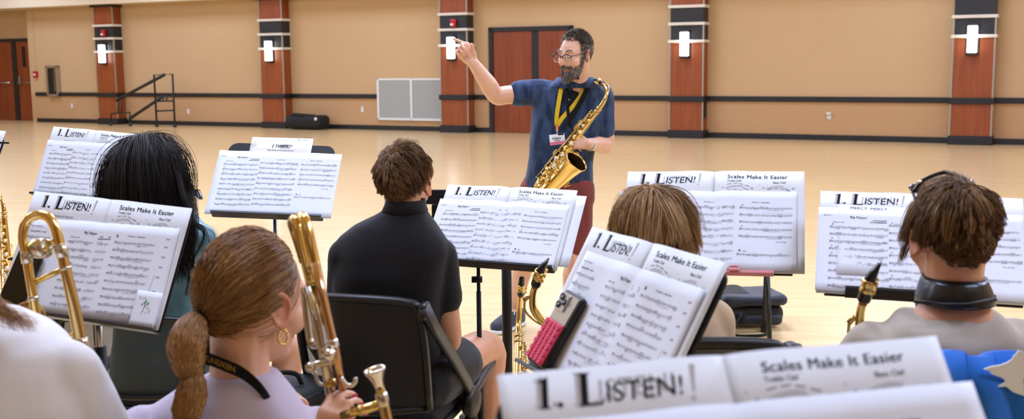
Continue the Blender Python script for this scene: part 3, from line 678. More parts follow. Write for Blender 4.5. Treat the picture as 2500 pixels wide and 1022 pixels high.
# ------------------------------------------------------------------ instruments
M_gold = mat('lacquered_brass', srgb(226, 198, 122), .15, 1.)
M_gold2 = mat('aged_brass', srgb(200, 172, 112), .22, 1.)
M_rose = mat('rose_brass', srgb(204, 164, 122), .2, 1.)
M_nickel = mat('nickel_silver', srgb(206, 200, 186), .18, 1.)
M_silver = mat('silver_plate', srgb(232, 230, 226), .12, 1.)
M_ebon = mat('black_ebonite', srgb(14, 14, 16), .22)
M_cork = mat('cork', srgb(170, 104, 56), .8)
M_pearl = mat('pearl_touch', srgb(236, 234, 224), .2)
M_bore_shade = mat('bell_inside_painted_shade', srgb(58, 38, 14), .45, .7)  # brass painted dark brown for the dark reflections inside the bell
def spin_tube(pts, rad, n=18): return MB().tube(pts, rad, n)
def make_sax(label, group='alto saxophones', neck_only=False):
    """origin at the top of the body tube, body runs to -z, bell on +y, neck to -y"""
    t = empty('alto_saxophone', (0, 0, 0), 0, label, 'saxophone', group)
    V = Vector; rr = lambda z: .0125 + (-z / .5) * .0195
    k = MB(); P = [(0, 0, .004)] + [(0, 0, -.05 * i) for i in range(11)]; k.tube(P, [.0125] + [rr(-.05 * i) for i in range(11)], 20); k.build('body', M_gold, t)
    k = MB(); P = []; Q = []
    for i in range(13): a = PI * i / 12; P.append((0, .056 - .056 * math.cos(a), -.5 - .056 * math.sin(a))); Q.append(.032 + .008 * i / 12)
    k.tube(P, Q, 20); k.build('bow', M_gold, t)
    for y, z, r in ((0, -.5, .035), (.112, -.5, .0435), (0, -.02, .0165), (0, .002, .017)): k = MB(); k.lathe([(r - .003, -.008), (r, -.006), (r, .006), (r - .003, .008)], 20, Matrix.Translation((0, y, z))); k.build('ferrule', M_gold2, t)
    k = MB(); F = axis_frame((0, .112, -.5), (0, .22, 1), (1, 0, 0))
    out = [(.040, 0), (.043, .08), (.047, .15), (.052, .20), (.0585, .235), (.0635, .252), (.0645, .256), (.0635, .259)]
    k.lathe(out + [(.061, .2575), (.059, .252)], 32, F, cap=False); k.build('bell', M_gold, t)
    k = MB(); k.lathe([(.059, .252), (.055, .236), (.049, .2), (.044, .15), (.04, .08), (.037, .01), (.0005, .005)], 32, F, cap=False); k.build('bell_bore', M_bore_shade, t)
    k = MB(); k.tube([(0, .02, -.33), (0, .06, -.325), (0, .08, -.33)], .005, 8); k.build('bell_brace', M_gold2, t)
    # neck, cork, mouthpiece, ligature
    np_ = smooth_path([(0, 0, 0), (0, 0, .03), (0, -.012, .066), (0, -.045, .092), (0, -.09, .098), (0, -.125, .093)], 5)
    k = MB(); k.tube(np_, [.0125 - .0045 * i / (len(np_) - 1) for i in range(len(np_))], 16); k.build('neck', M_gold, t)
    k = MB(); k.tube(smooth_path([(0.004, .012, .02), (.004, .004, .07), (.003, -.03, .112), (0, -.07, .118)], 4), .0032, 8); k.tube([(0, -.07, .118), (0, -.085, .108)], .006, 8); k.build('octave_key', M_gold2, t)
    nd = (V(np_[-1]) - V(np_[-2])).normalized(); p0 = V(np_[-1])
    k = MB(); k.tube([p0 - nd * .012, p0 + nd * .004], .0088, 14); k.build('cork', M_cork, t)
    k = MB(); up = V((0, -nd.z, nd.y)); up = up if up.z > 0 else -up
    k.loft([(p0 + nd * d + up * o, V((a, 0, 0)), up * b_) for d, a, b_, o in ((-.004, .0125, .0125, 0), (0, .0135, .0135, 0), (.04, .0125, .0125, 0), (.062, .011, .009, -.003), (.082, .009, .003, -.009), (.086, .007, .0015, -.0105))], 18); k.build('mouthpiece', M_ebon, t)
    k = MB(); F = axis_frame(p0 + nd * .03, nd); k.lathe([(.0125, -.014), (.0148, -.013), (.0148, -.005), (.0135, -.003), (.0135, .003), (.0148, .005), (.0148, .013), (.0125, .014)], 18, F)
    for d in (-.009, .009): k.tube([p0 + nd * (.03 + d) - up * .013 + V((-.012, 0, 0)), p0 + nd * (.03 + d) - up * .016 + V((.016, 0, 0))], .003, 8); k.ball(p0 + nd * (.03 + d) - up * .016 + V((.018, 0, 0)), .0045, nu=8, nv=6)
    k.build('ligature', M_gold, t)
    # key cups
    def cup(c, nrm, r, m=M_gold, pearl=False, arm=None):
        F = axis_frame(c, nrm); k = MB(); k.lathe([(0, .0), (r, .0), (r * 1.03, .003), (r * .95, .0055), (r * .5, .0065), (r * .3, .0085), (0, .009)], 18, F)
        if arm: k.tube([F @ V((0, 0, .006)), arm], .0022, 6)
        o = k.build('key_cup', m, t)
        if pearl: q = MB(); q.lathe([(0, .007), (r * .62, .007), (r * .6, .0105), (0, .0125)], 14, F); q.build('pearl', M_pearl, o)
        return o
    def pol(az, z, off=0.): a = R(az); n = V((math.sin(a), math.cos(a), 0)); return n * (rr(z) + off) + V((0, 0, z)), n
    for i in range(11):
        z = -.075 - i * .0385; c, n = pol(52 if i % 2 else 30, z, .004); e, _ = pol(88, z, .011); cup(c, n, .0095 + .0011 * i, pearl=i in (1, 2, 4, 6, 7, 8), arm=e)
    for z, r in ((-.05, .008), (-.10, .009), (-.16, .010)): c, n = pol(150, z, .006); cup(c, n, r, arm=pol(120, z, .012)[0])
    for z, az in ((-.24, -70), (-.32, -60), (-.40, -75)): c, n = pol(az, z, .005); cup(c, n, .015, arm=pol(-95, z, .01)[0])
    for z, s_ in ((-.44, 1), (-.36, 1), (-.40, -1)):
        c = V((s_ * .046, .112 + (z + .5) * .22, z)); cup(c, V((s_, 0, 0)), .021, arm=V((s_ * .05, .06, z + .03)))
        k = MB(); k.tube([c + V((s_ * .002, .026, 0)), c + V((s_ * .02, .014, .008)), c + V((s_ * .02, -.014, .008)), c + V((s_ * .002, -.026, 0))], .0028, 6); k.tube([c + V((s_ * .02, 0, .008)), c + V((s_ * .002, 0, .026))], .0028, 6); k.build('key_guard', M_gold2, t)
    c = V((.03, .056, -.545)); cup(c, V((.8, 0, -.6)), .022); k = MB(); k.tube([c + V((.0, .03, .01)), c + V((.02, .016, -.012)), c + V((.02, -.016, -.012)), c + V((0, -.03, .01))], .003, 6); k.build('key_guard', M_gold2, t)
    # rods and posts
    for az, z0, z1, off in ((88, -.06, -.30, .011), (96, -.2, -.5, .012), (110, -.04, -.42, .013), (125, -.03, -.2, .012), (-95, -.18, -.49, .010), (10, -.3, -.49, .013)):
        a0, n = pol(az, z0, off); a1, _ = pol(az, z1, off); k = MB(); k.tube([a0, a1], .0029, 8)
        for q in (0, .33, .66, 1):
            z = z0 + (z1 - z0) * q; c, n = pol(az, z, off); b_, _ = pol(az, z, -.002); k.tube([b_, c], .0022, 6); k.ball(c, .0045, nu=8, nv=6)
        k.build('rod', M_gold2, t)
    for i, z in enumerate((-.12, -.15, -.33)):                                  # palm and side key touches
        c, n = pol(118, z, .02); k = MB(); k.ball(c, (.006, .006, .018), nu=10, nv=8); k.build('side_key', M_gold, t)
    for i in range(3):                                                           # little finger table
        c = V((-.04, .035, -.215 - i * .018)); k = MB(); k.box(c, (.022, .018, .005), None, .002); k.build('side_key', M_gold2, t)
    return t
def pose_sax(o, origin, ez, ey):
    ez = Vector(ez).normalized(); ey = Vector(ey); ey = (ey - ez * ey.dot(ez)).normalized(); ex = ey.cross(ez); o.matrix_world = frame(origin, ex, ey, ez); return o
TOW = -FWD
def img(r, u, t=0.): return CR * r + CU * u + TOW * t
# trombone of the white shirted player: the tuning slide loop, braces, weight
def trombone(label, loc): return world_empty('trombone', loc, label, 'trombone', 'trombones')
T1 = trombone('gold trombone, its tuning slide loop rising at the left before the band book', at(120, 700, 2.05)); Z1 = 2.06
q = lambda x, y, z=Z1: at(x, y, z)
pl = smooth_path([q(100, 850), q(91, 790), q(78, 705), q(65, 628)], 4); k = MB(); k.tube(pl, .0085, 16); k.build('gooseneck_tube', M_gold, T1)
pu = smooth_path([q(64, 622), q(56, 585), q(60, 550), q(76, 531), q(97, 524), q(118, 531), q(133, 552), q(143, 585), q(150, 615)], 5); k = MB(); k.tube(pu, [.0086 + .001 * i / len(pu) for i in range(len(pu))], 18); k.build('tuning_slide', M_gold, T1)
pr = smooth_path([q(150, 612), q(163, 670), q(180, 745), q(196, 825), q(214, 910), q(226, 960)], 4); k = MB(); k.tube(pr, [.0096 + .0035 * i / len(pr) for i in range(len(pr))], 18); k.build('bell_tube', M_gold2, T1)
def ring(p, d, r, l, m, t, nm='ferrule'): k = MB(); k.lathe([(r * .9, -l / 2), (r, -l / 2 + .001), (r, l / 2 - .001), (r * .9, l / 2)], 18, axis_frame(p, d)); return k.build(nm, m, t)
for x, y, d, r, l in ((65, 628, (10, 80), .0102, .022), (150, 612, (12, 60), .0118, .026), (82, 728, (13, 85), .0096, .008), (160, 655, (15, 60), .0114, .006), (199, 838, (17, 80), .0135, .02)):
    ring(q(x, y), q(x + d[0], y + d[1]) - q(x, y), r, l, M_nickel, T1)
for a, e in (((82, 690), (158, 655)), ((66, 620), (98, 604)), ((112, 594), (148, 585)), ((170, 820), (196, 812))):
    k = MB(); k.tube([q(*a), q(*e)], .0052, 12); k.build('brace', M_gold, T1)
k = MB(); c = q(101, 606); F = axis_frame(c, img(.8, .0, .6)); k.lathe([(0, -.022), (.017, -.02), (.0185, -.016), (.0185, .012), (.0165, .015), (.0, .016)], 24, F); w_ = k.build('counterweight', M_nickel, T1)
k = MB(); k.lathe([(0, .016), (.006, .016), (.006, .019), (0, .02)], 14, F); k.build('boss', M_gold, w_)
k = MB(); F = axis_frame(q(205, 884), img(.6, 0, .8)); k.lathe([(.004, -.004), (.011, -.004), (.011, .004), (.004, .004)], 16, F, cap=False); k.build('lock_ring', M_nickel, T1)
k = MB(); F = axis_frame(q(68, 775, 2.2), img(.5, .2, .8)); k.lathe([(.02, -.0), (.03, .012), (.032, .014), (.029, .012), (.019, .0)], 22, F, cap=False); k.build('slide_receiver', M_gold2, T1)
# trombone of the ponytail girl
T2 = trombone('gold and nickel trombone held upright by the ponytail girl', at(790, 800, 1.84)); ZT = 1.86
q = lambda x, y, z=ZT: at(x, y, z)
k = MB(); k.tube(smooth_path([q(742, 640, 1.93), q(722, 575, 1.93), q(713, 548, 1.92), q(714, 537, 1.90), q(722, 540, 1.88), q(736, 600, 1.87), q(760, 700)], 5), .0078, 16); k.build('tuning_slide', M_gold, T2)
k = MB(); k.tube(smooth_path([q(727, 545, 1.92), q(731, 531, 1.9), q(738, 529, 1.87), q(747, 545, 1.85), q(765, 625, 1.84), q(782, 705, 1.84), q(800, 790, 1.84)], 5), .0092, 16); k.build('bell_tube', M_gold, T2)
k = MB(); k.tube([q(768, 640, 1.82), q(790, 735, 1.82), q(815, 840, 1.82), q(840, 965, 1.82)], .0072, 14); k.build('outer_slide', M_rose, T2)
k = MB(); k.tube([q(757, 700, 1.84), q(775, 790, 1.83), q(792, 870, 1.83), q(812, 985, 1.83)], .0088, 14); k.build('inner_slide', M_nickel, T2)
k = MB(); k.tube(smooth_path([q(742, 700, 1.87), q(751, 790, 1.87), q(758, 830, 1.87), q(766, 843, 1.86), q(774, 834, 1.85), q(772, 800, 1.85), q(757, 715, 1.85)], 5), .0062, 14); k.build('valve_slide', M_nickel, T2)
for x, y, z, r, l, m in ((762, 655, 1.85, .0115, .012, M_gold2), (770, 690, 1.84, .012, .008, M_gold2), (797, 860, 1.83, .013, .02, M_nickel), (813, 838, 1.82, .0095, .014, M_silver), (806, 935, 1.83, .0105, .012, M_gold2)):
    ring(q(x, y, z), q(x + 22, y + 95, z) - q(x, y, z), r, l, m, T2)
k = MB(); k.tube([q(757, 896, 1.82), q(775, 888, 1.83), q(800, 884, 1.82), q(826, 874, 1.82)], .0068, 12); k.ball(q(757, 896, 1.82), .009, nu=12, nv=8); k.build('brace', M_nickel, T2)
k = MB(); k.tube([q(792, 862, 1.8), q(815, 870, 1.8)], .011, 12); k.build('brace', M_silver, T2)
k = MB(); k.tube(smooth_path([q(832, 920, 1.81), q(845, 938, 1.8), q(858, 940, 1.8), q(868, 930, 1.8), q(867, 921, 1.8)], 4), .0035, 10); k.build('hook', M_silver, T2)
k = MB(); k.tube(smooth_path([q(768, 905, 1.84), q(776, 930, 1.84), q(786, 938, 1.84), q(796, 932, 1.84)], 4), .0028, 8); k.build('lever', M_nickel, T2)
k = MB(); k.tube([q(835, 1014, 1.76), q(880, 1001, 1.75), q(936, 984, 1.74)], .0075, 14); k.build('brace', M_gold, T2)
ring(q(880, 1001, 1.75), q(936, 984, 1.74) - q(880, 1001, 1.75), .0088, .006, M_gold2, T2)
k = MB(); k.tube([q(928, 950, 1.74), q(938, 990, 1.74), q(958, 1080, 1.74), q(985, 1190, 1.74)], [.0076, .0085, .0085, .0085], 14); k.build('leadpipe', M_gold2, T2)
ring(q(934, 975, 1.74), q(10, 40, 1.74) - q(0, 0, 1.74), .0102, .022, M_nickel, T2)
F = axis_frame(q(915, 904, 1.74), q(915, 904, 1.74) - q(930, 958, 1.74) + TOW * .006)
k = MB(); k.lathe([(.0052, -.055), (.006, -.045), (.0068, -.03), (.0085, -.02), (.0128, -.008), (.0165, -.002), (.0175, .002), (.016, .0035), (.0135, .002), (.011, -.004), (.007, -.012), (.003, -.015), (.0005, -.0155)], 28, F); k.build('mouthpiece', M_silver, T2)
# saxophones
S1 = make_sax('gold alto saxophone hanging in front of the conductor, held in his hand')
pose_sax(S1, at(1461, 266, 5.78), img(.55, .72, .36), img(.34, -.42, 1.1))
NECK = ('neck', 'cork', 'mouthpiece', 'ligature', 'octave_key')
def swivel(o, d):
    v = o.matrix_world.to_3x3().inverted() @ d; a = math.atan2(v.x, -v.y)
    for c in o.children:
        if c.name.split('.')[0] in NECK: c.rotation_euler = (0, 0, a)
S2 = copy_tree(S1); S2['label'] = 'alto saxophone standing on the floor before the thin music stand, mouthpiece up'
S3 = copy_tree(S1); S3['label'] = 'alto saxophone behind the tilted stand with the pink phone grip, mouthpiece up'
S4 = copy_tree(S1); S4['label'] = 'alto saxophone of the boy with sunglasses, only neck and mouthpiece showing'
S5 = copy_tree(S1); S5['label'] = 'alto saxophone cut off by the left photo edge'
S6 = copy_tree(S1); S6['label'] = 'alto saxophone of the dark haired girl, a glint of keys beside her hair'
S7 = copy_tree(S1); S7['label'] = 'alto saxophone of the black shirt boy, mouthpiece showing at his jaw'
swivel(S1, img(-.28, .5, -.8))
p = at(1266, 822, 4.0); pose_sax(S2, p, img(.03, .8, -.6), img(-.05, -.6, -.8))
for c_ in S2.children:
    if c_.name.split('.')[0] in NECK: c_.rotation_euler = (R(-30), 0, 0)
p = at(1383, 798, 2.95); pose_sax(S3, p, img(-.95, .12, -.05), img(.08, -.85, -.5))
p = at(2214, 874, 2.25); pose_sax(S4, p, img(-.9, .05, -.2), img(.05, -.93, -.35))
p = at(10, 520, 6.2); pose_sax(S5, p, img(-.05, 1, .05), img(.6, 0, .6))
p = at(434, 512, 3.95); pose_sax(S6, p, img(.1, .95, .1), img(-.6, 0, -.8))
p = at(1010, 566, 3.62); pose_sax(S7, p, img(.1, .95, .1), img(.1, -.2, -1))
for s, words in ((S2, 'under the saxophone before the thin music stand'), (S5, 'under the saxophone at the left photo edge')):
    b = s.matrix_world @ Vector((0, .056, -.60)); o = empty('saxophone_stand', (b.x, b.y, 0), 0, 'black folding saxophone stand ' + words, 'instrument stand', 'saxophone stands')
    k = MB(); k.tube([(0, 0, .05), (0, 0, max(b.z - .01, .08))], .012, 10); k.build('post', M_stand, o)
    for i in range(3):
        a = R(30 + 120 * i); k = MB(); k.tube([(0, 0, .09), (.1 * math.cos(a), .1 * math.sin(a), .07), (.2 * math.cos(a), .2 * math.sin(a), .012)], .011, 8); k.build('leg', M_stand, o)
    k = MB(); k.tube([(-.05, 0, b.z + .03), (-.04, 0, b.z), (.04, 0, b.z), (.05, 0, b.z + .03)], .009, 8); k.build('cradle', M_stand, o)
# ------------------------------------------------------------------ phones on the stands
M_phone = mat('black_phone_case', srgb(14, 14, 16), .35); M_screen = mat('black_glass', srgb(6, 6, 8), .06); M_mirror = mat('clear_back', srgb(196, 200, 204), .12, .6); M_rub = mat('pink_silicone', srgb(236, 74, 110), .5)
def onpage(k, x, y, d, a=0., tip=0.): return PM[k] @ Matrix.Translation((x, y, d)) @ Matrix.Rotation(R(a), 4, 'Z') @ Matrix.Rotation(R(tip), 4, 'X')
F = onpage('A', -.172, .068, .024, -4, -3); ph = world_empty('phone', F.translation, 'black phone leaning on the band book behind the trombone slide', 'phone', 'phones on music stands')
MB().box((0, 0, 0), (.076, .155, .009), F, .004).build('case', M_phone, ph); MB().box((0, 0, .005), (.069, .147, .001), F).build('screen', M_screen, ph)
F = onpage('G', -.149, .083, .024, -5, -2); ph = world_empty('phone', F.translation, 'phone in black case with pink suction grip on its back', 'phone', 'phones on music stands')
MB().box((0, 0, 0), (.080, .160, .016), F, .007, seg=3).build('case', M_phone, ph); MB().box((-.002, .044, .0078), (.066, .06, .003), F, .001).build('back_panel', M_mirror, ph)
MB().box((-.014, .054, .011), (.034, .036, .005), F, .002).build('camera_bump', M_mirror, ph)
for x, y in ((-.022, .063), (-.007, .055), (-.022, .046)): k = MB(); k.lathe([(.0, 0), (.0072, 0), (.0072, .004), (.006, .0045), (0, .0035)], 16, F @ Matrix.Translation((x, y, .0125))); k.build('camera_lens', M_screen, ph)
g_ = MB().box((-.002, -.030, .0105), (.068, .088, .006), F, .0028).build('suction_pad', M_rub, ph)
for i in range(4):
    for j in range(6): k = MB(); k.lathe([(0, 0), (.0062, 0), (.0066, .0035), (.0052, .0042), (.002, .002), (0, .002)], 12, F @ Matrix.Translation((-.0265 + i * .0165, -.066 + j * .0145, .013))); k.build('suction_cup', M_rub, g_)
# the conductor's own desk behind stand D, seen from its back
c = on_floor(1237, 905); c = Vector((-.02, 4.35, 0)); o = world_empty('conductor_stand', c, 'conductor\u2019s flat black music desk seen from the front, behind the band book', 'music stand')
pc = at(1237, 700, 4.25); c = Vector((pc.x, pc.y, 0)); F = Matrix.Translation((c.x, c.y, 0)) @ Matrix.Rotation(R(-6), 4, 'Z')
zt = at(1100, 470, 4.2).z
FT = F @ Matrix.Translation((0, 0, zt)) @ Matrix.Rotation(R(-6), 4, 'X')
MB().box((-.055, .15, 0), (.54, .34, .012), FT, .005).build('desk', M_stand, o); MB().box((-.055, -.075, zt - .01), (.54, .012, .055), F, .004).build('apron', M_stand, o); MB().box((-.15, .0, zt - .075), (.25, .12, .07), F, .006).build('shelf_box', M_stand, o)
k = MB(); k.tube([F @ Vector((0, .0, zt - .02)), F @ Vector((0, .0, .06))], .019, 14); k.build('pole', M_stand, o)
k = MB(); k.lathe([(.02, .02), (.05, .03), (.055, .09), (.03, .14), (.02, .16)], 18, F); k.build('hub', M_stand, o)
for i in range(4): a = R(45 + 90 * i); k = MB(); k.tube([F @ Vector((.03 * math.cos(a), .03 * math.sin(a), .06)), F @ Vector((.3 * math.cos(a), .3 * math.sin(a), .025))], .018, 8); k.build('leg', M_stand, o)
s_ = world_empty('sheet_music', F @ Vector((0, .12, zt + .012)), 'white page corner lying on the conductor\u2019s black desk', 'sheet music'); MB().box((-.02, .16, .009), (.40, .28, .003), FT, .0005).build('page', M_paper, s_)
# ------------------------------------------------------------------ people: shared tools
def aty(x, y, Y): d = ray(x, y); return EYE + d * (Y / d.y)
def rp(xl, xr, y, Y, depth, yaw=0., e=2.3):
    a, b = aty(xl, y, Y), aty(xr, y, Y); w = (b - a).length / 2; c, s = math.cos(R(yaw)), math.sin(R(yaw))
    return ((a + b) / 2, Vector((c, s, 0)) * w, Vector((-s, c, 0)) * depth / 2, e)
def skin_mat(name, base, red, rough=.45, scale=1.):
    m = mat(name, base, rough, spec=.4, sss=.12, bump=(140, .12, .004)); N, L = nt(m); b = N['Principled BSDF']
    a = N.new('ShaderNodeAttribute'); a.attribute_name = 'tint'; mx = N.new('ShaderNodeMix'); mx.data_type = 'RGBA'
    nz = N.new('ShaderNodeTexNoise'); nz.inputs['Scale'].default_value = 22 * scale; nz.inputs['Detail'].default_value = 4
    ad = N.new('ShaderNodeMath'); ad.operation = 'MULTIPLY_ADD'; ad.inputs[1].default_value = .5; tc = N.new('ShaderNodeTexCoord')
    L.new(tc.outputs['Object'], nz.inputs['Vector']); L.new(nz.outputs[0], ad.inputs[0]); sb = N.new('ShaderNodeMath'); sb.operation = 'SUBTRACT'; sb.inputs[1].default_value = .2
    L.new(a.outputs['Fac'], ad.inputs[2]); L.new(ad.outputs[0], sb.inputs[0]); L.new(sb.outputs[0], mx.inputs[0])
    mx.inputs[6].default_value = (*base, 1); mx.inputs[7].default_value = (*red, 1); L.new(mx.outputs[2], b.inputs['Base Color']); return m
def hair_mat(name, cols, rough=.45, spec=.3):
    m = mat(name, cols[0][1], rough, spec=spec); N, L = nt(m); b = N['Principled BSDF']
    a = N.new('ShaderNodeAttribute'); a.attribute_name = 'rnd'; r = N.new('ShaderNodeValToRGB')
    while len(r.color_ramp.elements) < len(cols): r.color_ramp.elements.new(.5)
    for e, (p, c) in zip(r.color_ramp.elements, cols): e.position = p; e.color = (*c, 1)
    L.new(a.outputs['Fac'], r.inputs[0]); L.new(r.outputs[0], b.inputs['Base Color']); b.inputs['Anisotropic'].default_value = .3; return m
def cloth_mat(name, col, rough=.85, bump=(260, .15, .002), noise=None, sheen=.2): return mat(name, col, rough, spec=.2, sheen=sheen, bump=bump, noise=noise)
def head_frame(c, yaw, pitch=0., roll=0., s=1.):
    """yaw 0 looks away from the camera (+y), positive turns to the left; pitch positive looks down"""
    return Matrix.Translation(c) @ Matrix.Rotation(R(yaw), 4, 'Z') @ Matrix.Rotation(R(-pitch), 4, 'X') @ Matrix.Rotation(R(roll), 4, 'Y') @ Matrix.Scale(s, 4)
def head_shape(mb, F, face=1.):
    q = lambda *p: F @ Vector(p); s = F.to_scale().x; B = lambda c, r: mb.ball(q(*c), tuple(x * s for x in r), F.to_3x3().normalized().to_4x4(), 18, 12)
    B((0, -.015, .035), (.073, .093, .086)); B((0, .026, .012), (.066, .066, .08)); B((0, .03, -.055), (.055, .058, .058)); B((0, .072, -.094), (.024, .02, .018))
    B((0, -.03, -.04), (.050, .045, .06))
    for x in (-1, 1):
        B((x * .04, .056, -.03), (.027, .028, .03)); B((x * .0355, .079, .028), (.026, .012, .0095)); B((x * .0095, .104, -.034), (.0085, .0095, .008))
        E = F @ Matrix.Translation((x * .074, -.010, -.004)) @ Matrix.Rotation(R(-x * 24), 4, 'Z') @ Matrix.Rotation(R(12), 4, 'X')
        r_ = [E @ Vector((x * .010, .019 * math.sin(t) * (1.0 if math.cos(t) > -.2 else .78), .031 * math.cos(t))) for t in [2 * PI * i / 20 for i in range(20)]]
        mb.tube(r_, .0043 * s, 8, closed=True); mb.ball(E @ Vector((0, 0, 0)), (.0075 * s, .017 * s, .028 * s), E.to_3x3().normalized().to_4x4(), 12, 8); mb.ball(E @ Vector((x * .006, .004, -.027)), .008 * s, nu=10, nv=8)
    mb.tube([q(0, .085, .03), q(0, .101, .004), q(0, .119, -.022), q(0, .121, -.032)], [.0085 * s, .0095 * s, .0115 * s, .012 * s], 12); mb.ball(q(0, .119, -.031), .0125 * s, nu=12, nv=8)
    mb.tube([q(-.022, .086, -.066), q(-.008, .0955, -.0625), q(0, .0955, -.0635), q(.008, .0955, -.0625), q(.022, .086, -.066)], [.003 * s, .0055 * s, .0055 * s, .0055 * s, .003 * s], 8)
    mb.tube([q(-.021, .085, -.070), q(-.008, .093, -.0735), q(.008, .093, -.0735), q(.021, .085, -.070)], [.003 * s, .006 * s, .006 * s, .003 * s], 8)
def head_disp(F):
    I = np.array(F.inverted()); s = F.to_scale().x
    def f(co, no):
        l = co @ I[:3, :3].T + I[:3, 3]
        for x in (-1, 1):
            d = np.linalg.norm((l - np.array((x * .032, .092, .006))) / np.array((1.25, 1, .8)), axis=1); co = co - no * (np.exp(-(d / .014) ** 2) * .007 * s)[:, None]
            d = np.linalg.norm((l - np.array((x * .085, -.004, 0))) / np.array((1, 1, 1.5)), axis=1); co = co - no * (np.exp(-(d / .008) ** 2) * .004 * s)[:, None]
        return co
    return f
def head_tint(F, co):
    I = np.array(F.inverted()); l = co @ I[:3, :3].T + I[:3, 3]
    ear = (np.abs(l[:, 0]) > .071) & (np.abs(l[:, 1] + .01) < .035) & (np.abs(l[:, 2]) < .045)
    lip = (l[:, 1] > .083) & (np.abs(l[:, 2] + .068) < .0105) & (np.abs(l[:, 0]) < .024)
    nose = (l[:, 1] > .1) & (np.abs(l[:, 0]) < .03) & (l[:, 2] < 0)
    return ear * .45 + lip * .9 + nose * .25
def scalp(l):
    """hairline in head local unit space (x, y front, z up): above the brow, over the ears, down to the nape"""
    x, y, z = l[:, 0], l[:, 1], l[:, 2]
    line = np.where(y > .035, .02 + (y - .035) * 1.15, np.where(y > -.03, .02 + (.035 - y) * -.1, .012 - (-.03 - y) * 1.25))
    return z > line
SC_C = np.array((0, -.019, .022)); SC_R = np.array((.0755, .0935, .1005))
def sphere_pts(n, g):
    d = g.normal(size=(n, 3)); return d / np.linalg.norm(d, axis=1)[:, None]
def strand_mesh(name, P, rad, m, parent, rv, taper=.35, flat=1.):
    """P (n, k, 3) world strands -> one mesh of thin three-sided tapering fibres with a random attribute"""
    n, k, _ = P.shape; T = np.gradient(P, axis=1); T /= np.linalg.norm(T, axis=2)[..., None] + 1e-9
    a = np.cross(T, np.array((.3, .5, .81))); a /= np.linalg.norm(a, axis=2)[..., None] + 1e-9; b = np.cross(T, a)
    r = np.asarray(rad).reshape(-1, 1) * (1 - (1 - taper) * np.linspace(0, 1, k)[None] ** 1.5); V = np.empty((n, k, 3, 3))
    for j in range(3): w = 2 * PI * j / 3; V[:, :, j] = P + a * (np.cos(w) * r)[..., None] + b * (np.sin(w) * r * flat)[..., None]
    off = np.array(parent['_w']) if parent.get('_w') else np.zeros(3); V = (V - off).reshape(-1, 3)
    i = np.arange(n)[:, None, None] * k * 3 + np.arange(k - 1)[None, :, None] * 3 + np.arange(3)[None, None]; j = i - i % 3 + (i + 1) % 3
    fs = np.stack([i, j, j + 3, i + 3], axis=-1).reshape(-1, 4)
    me = bpy.data.meshes.new(name); me.vertices.add(len(V)); me.vertices.foreach_set('co', V.ravel().astype(np.float32))
    me.loops.add(fs.size); me.loops.foreach_set('vertex_index', fs.ravel().astype(np.int32)); me.polygons.add(len(fs))
    me.polygons.foreach_set('loop_start', np.arange(0, fs.size, 4, dtype=np.int32)); me.polygons.foreach_set('use_smooth', [True] * len(fs))
    me.update(calc_edges=True); me.materials.append(m); o = bpy.data.objects.new(name, me); COL.objects.link(o); o.parent = parent
    attr(o, 'rnd', np.repeat(rv, k * 3)); return o
def hair_cap(name, F, m, parent, grow=1.03, region=scalp, tone=.2):
    nu, nv = 48, 32; mb = MB(); D = np.array([(math.sin(PI * i / nv) * math.cos(2 * PI * j / nu), math.sin(PI * i / nv) * math.sin(2 * PI * j / nu), math.cos(PI * i / nv)) for i in range(nv + 1) for j in range(nu)])
    L_ = SC_C + D * SC_R * grow; ok = region(L_); vs = [F @ Vector(p) for p in L_]; fs = []
    for i in range(nv):
        for j in range(nu):
            f = (i * nu + j, i * nu + (j + 1) % nu, (i + 1) * nu + (j + 1) % nu, (i + 1) * nu + j)
            if all(ok[k] for k in f): fs.append(f)
    mb.add(vs, fs); mm = m.copy(); b_ = mm.node_tree.nodes['Principled BSDF']; b_.inputs['Roughness'].default_value = .9; b_.inputs['Specular IOR Level'].default_value = 0
    o = mb.build(name, mm, parent); attr(o, 'rnd', np.full(len(vs), tone)); return o
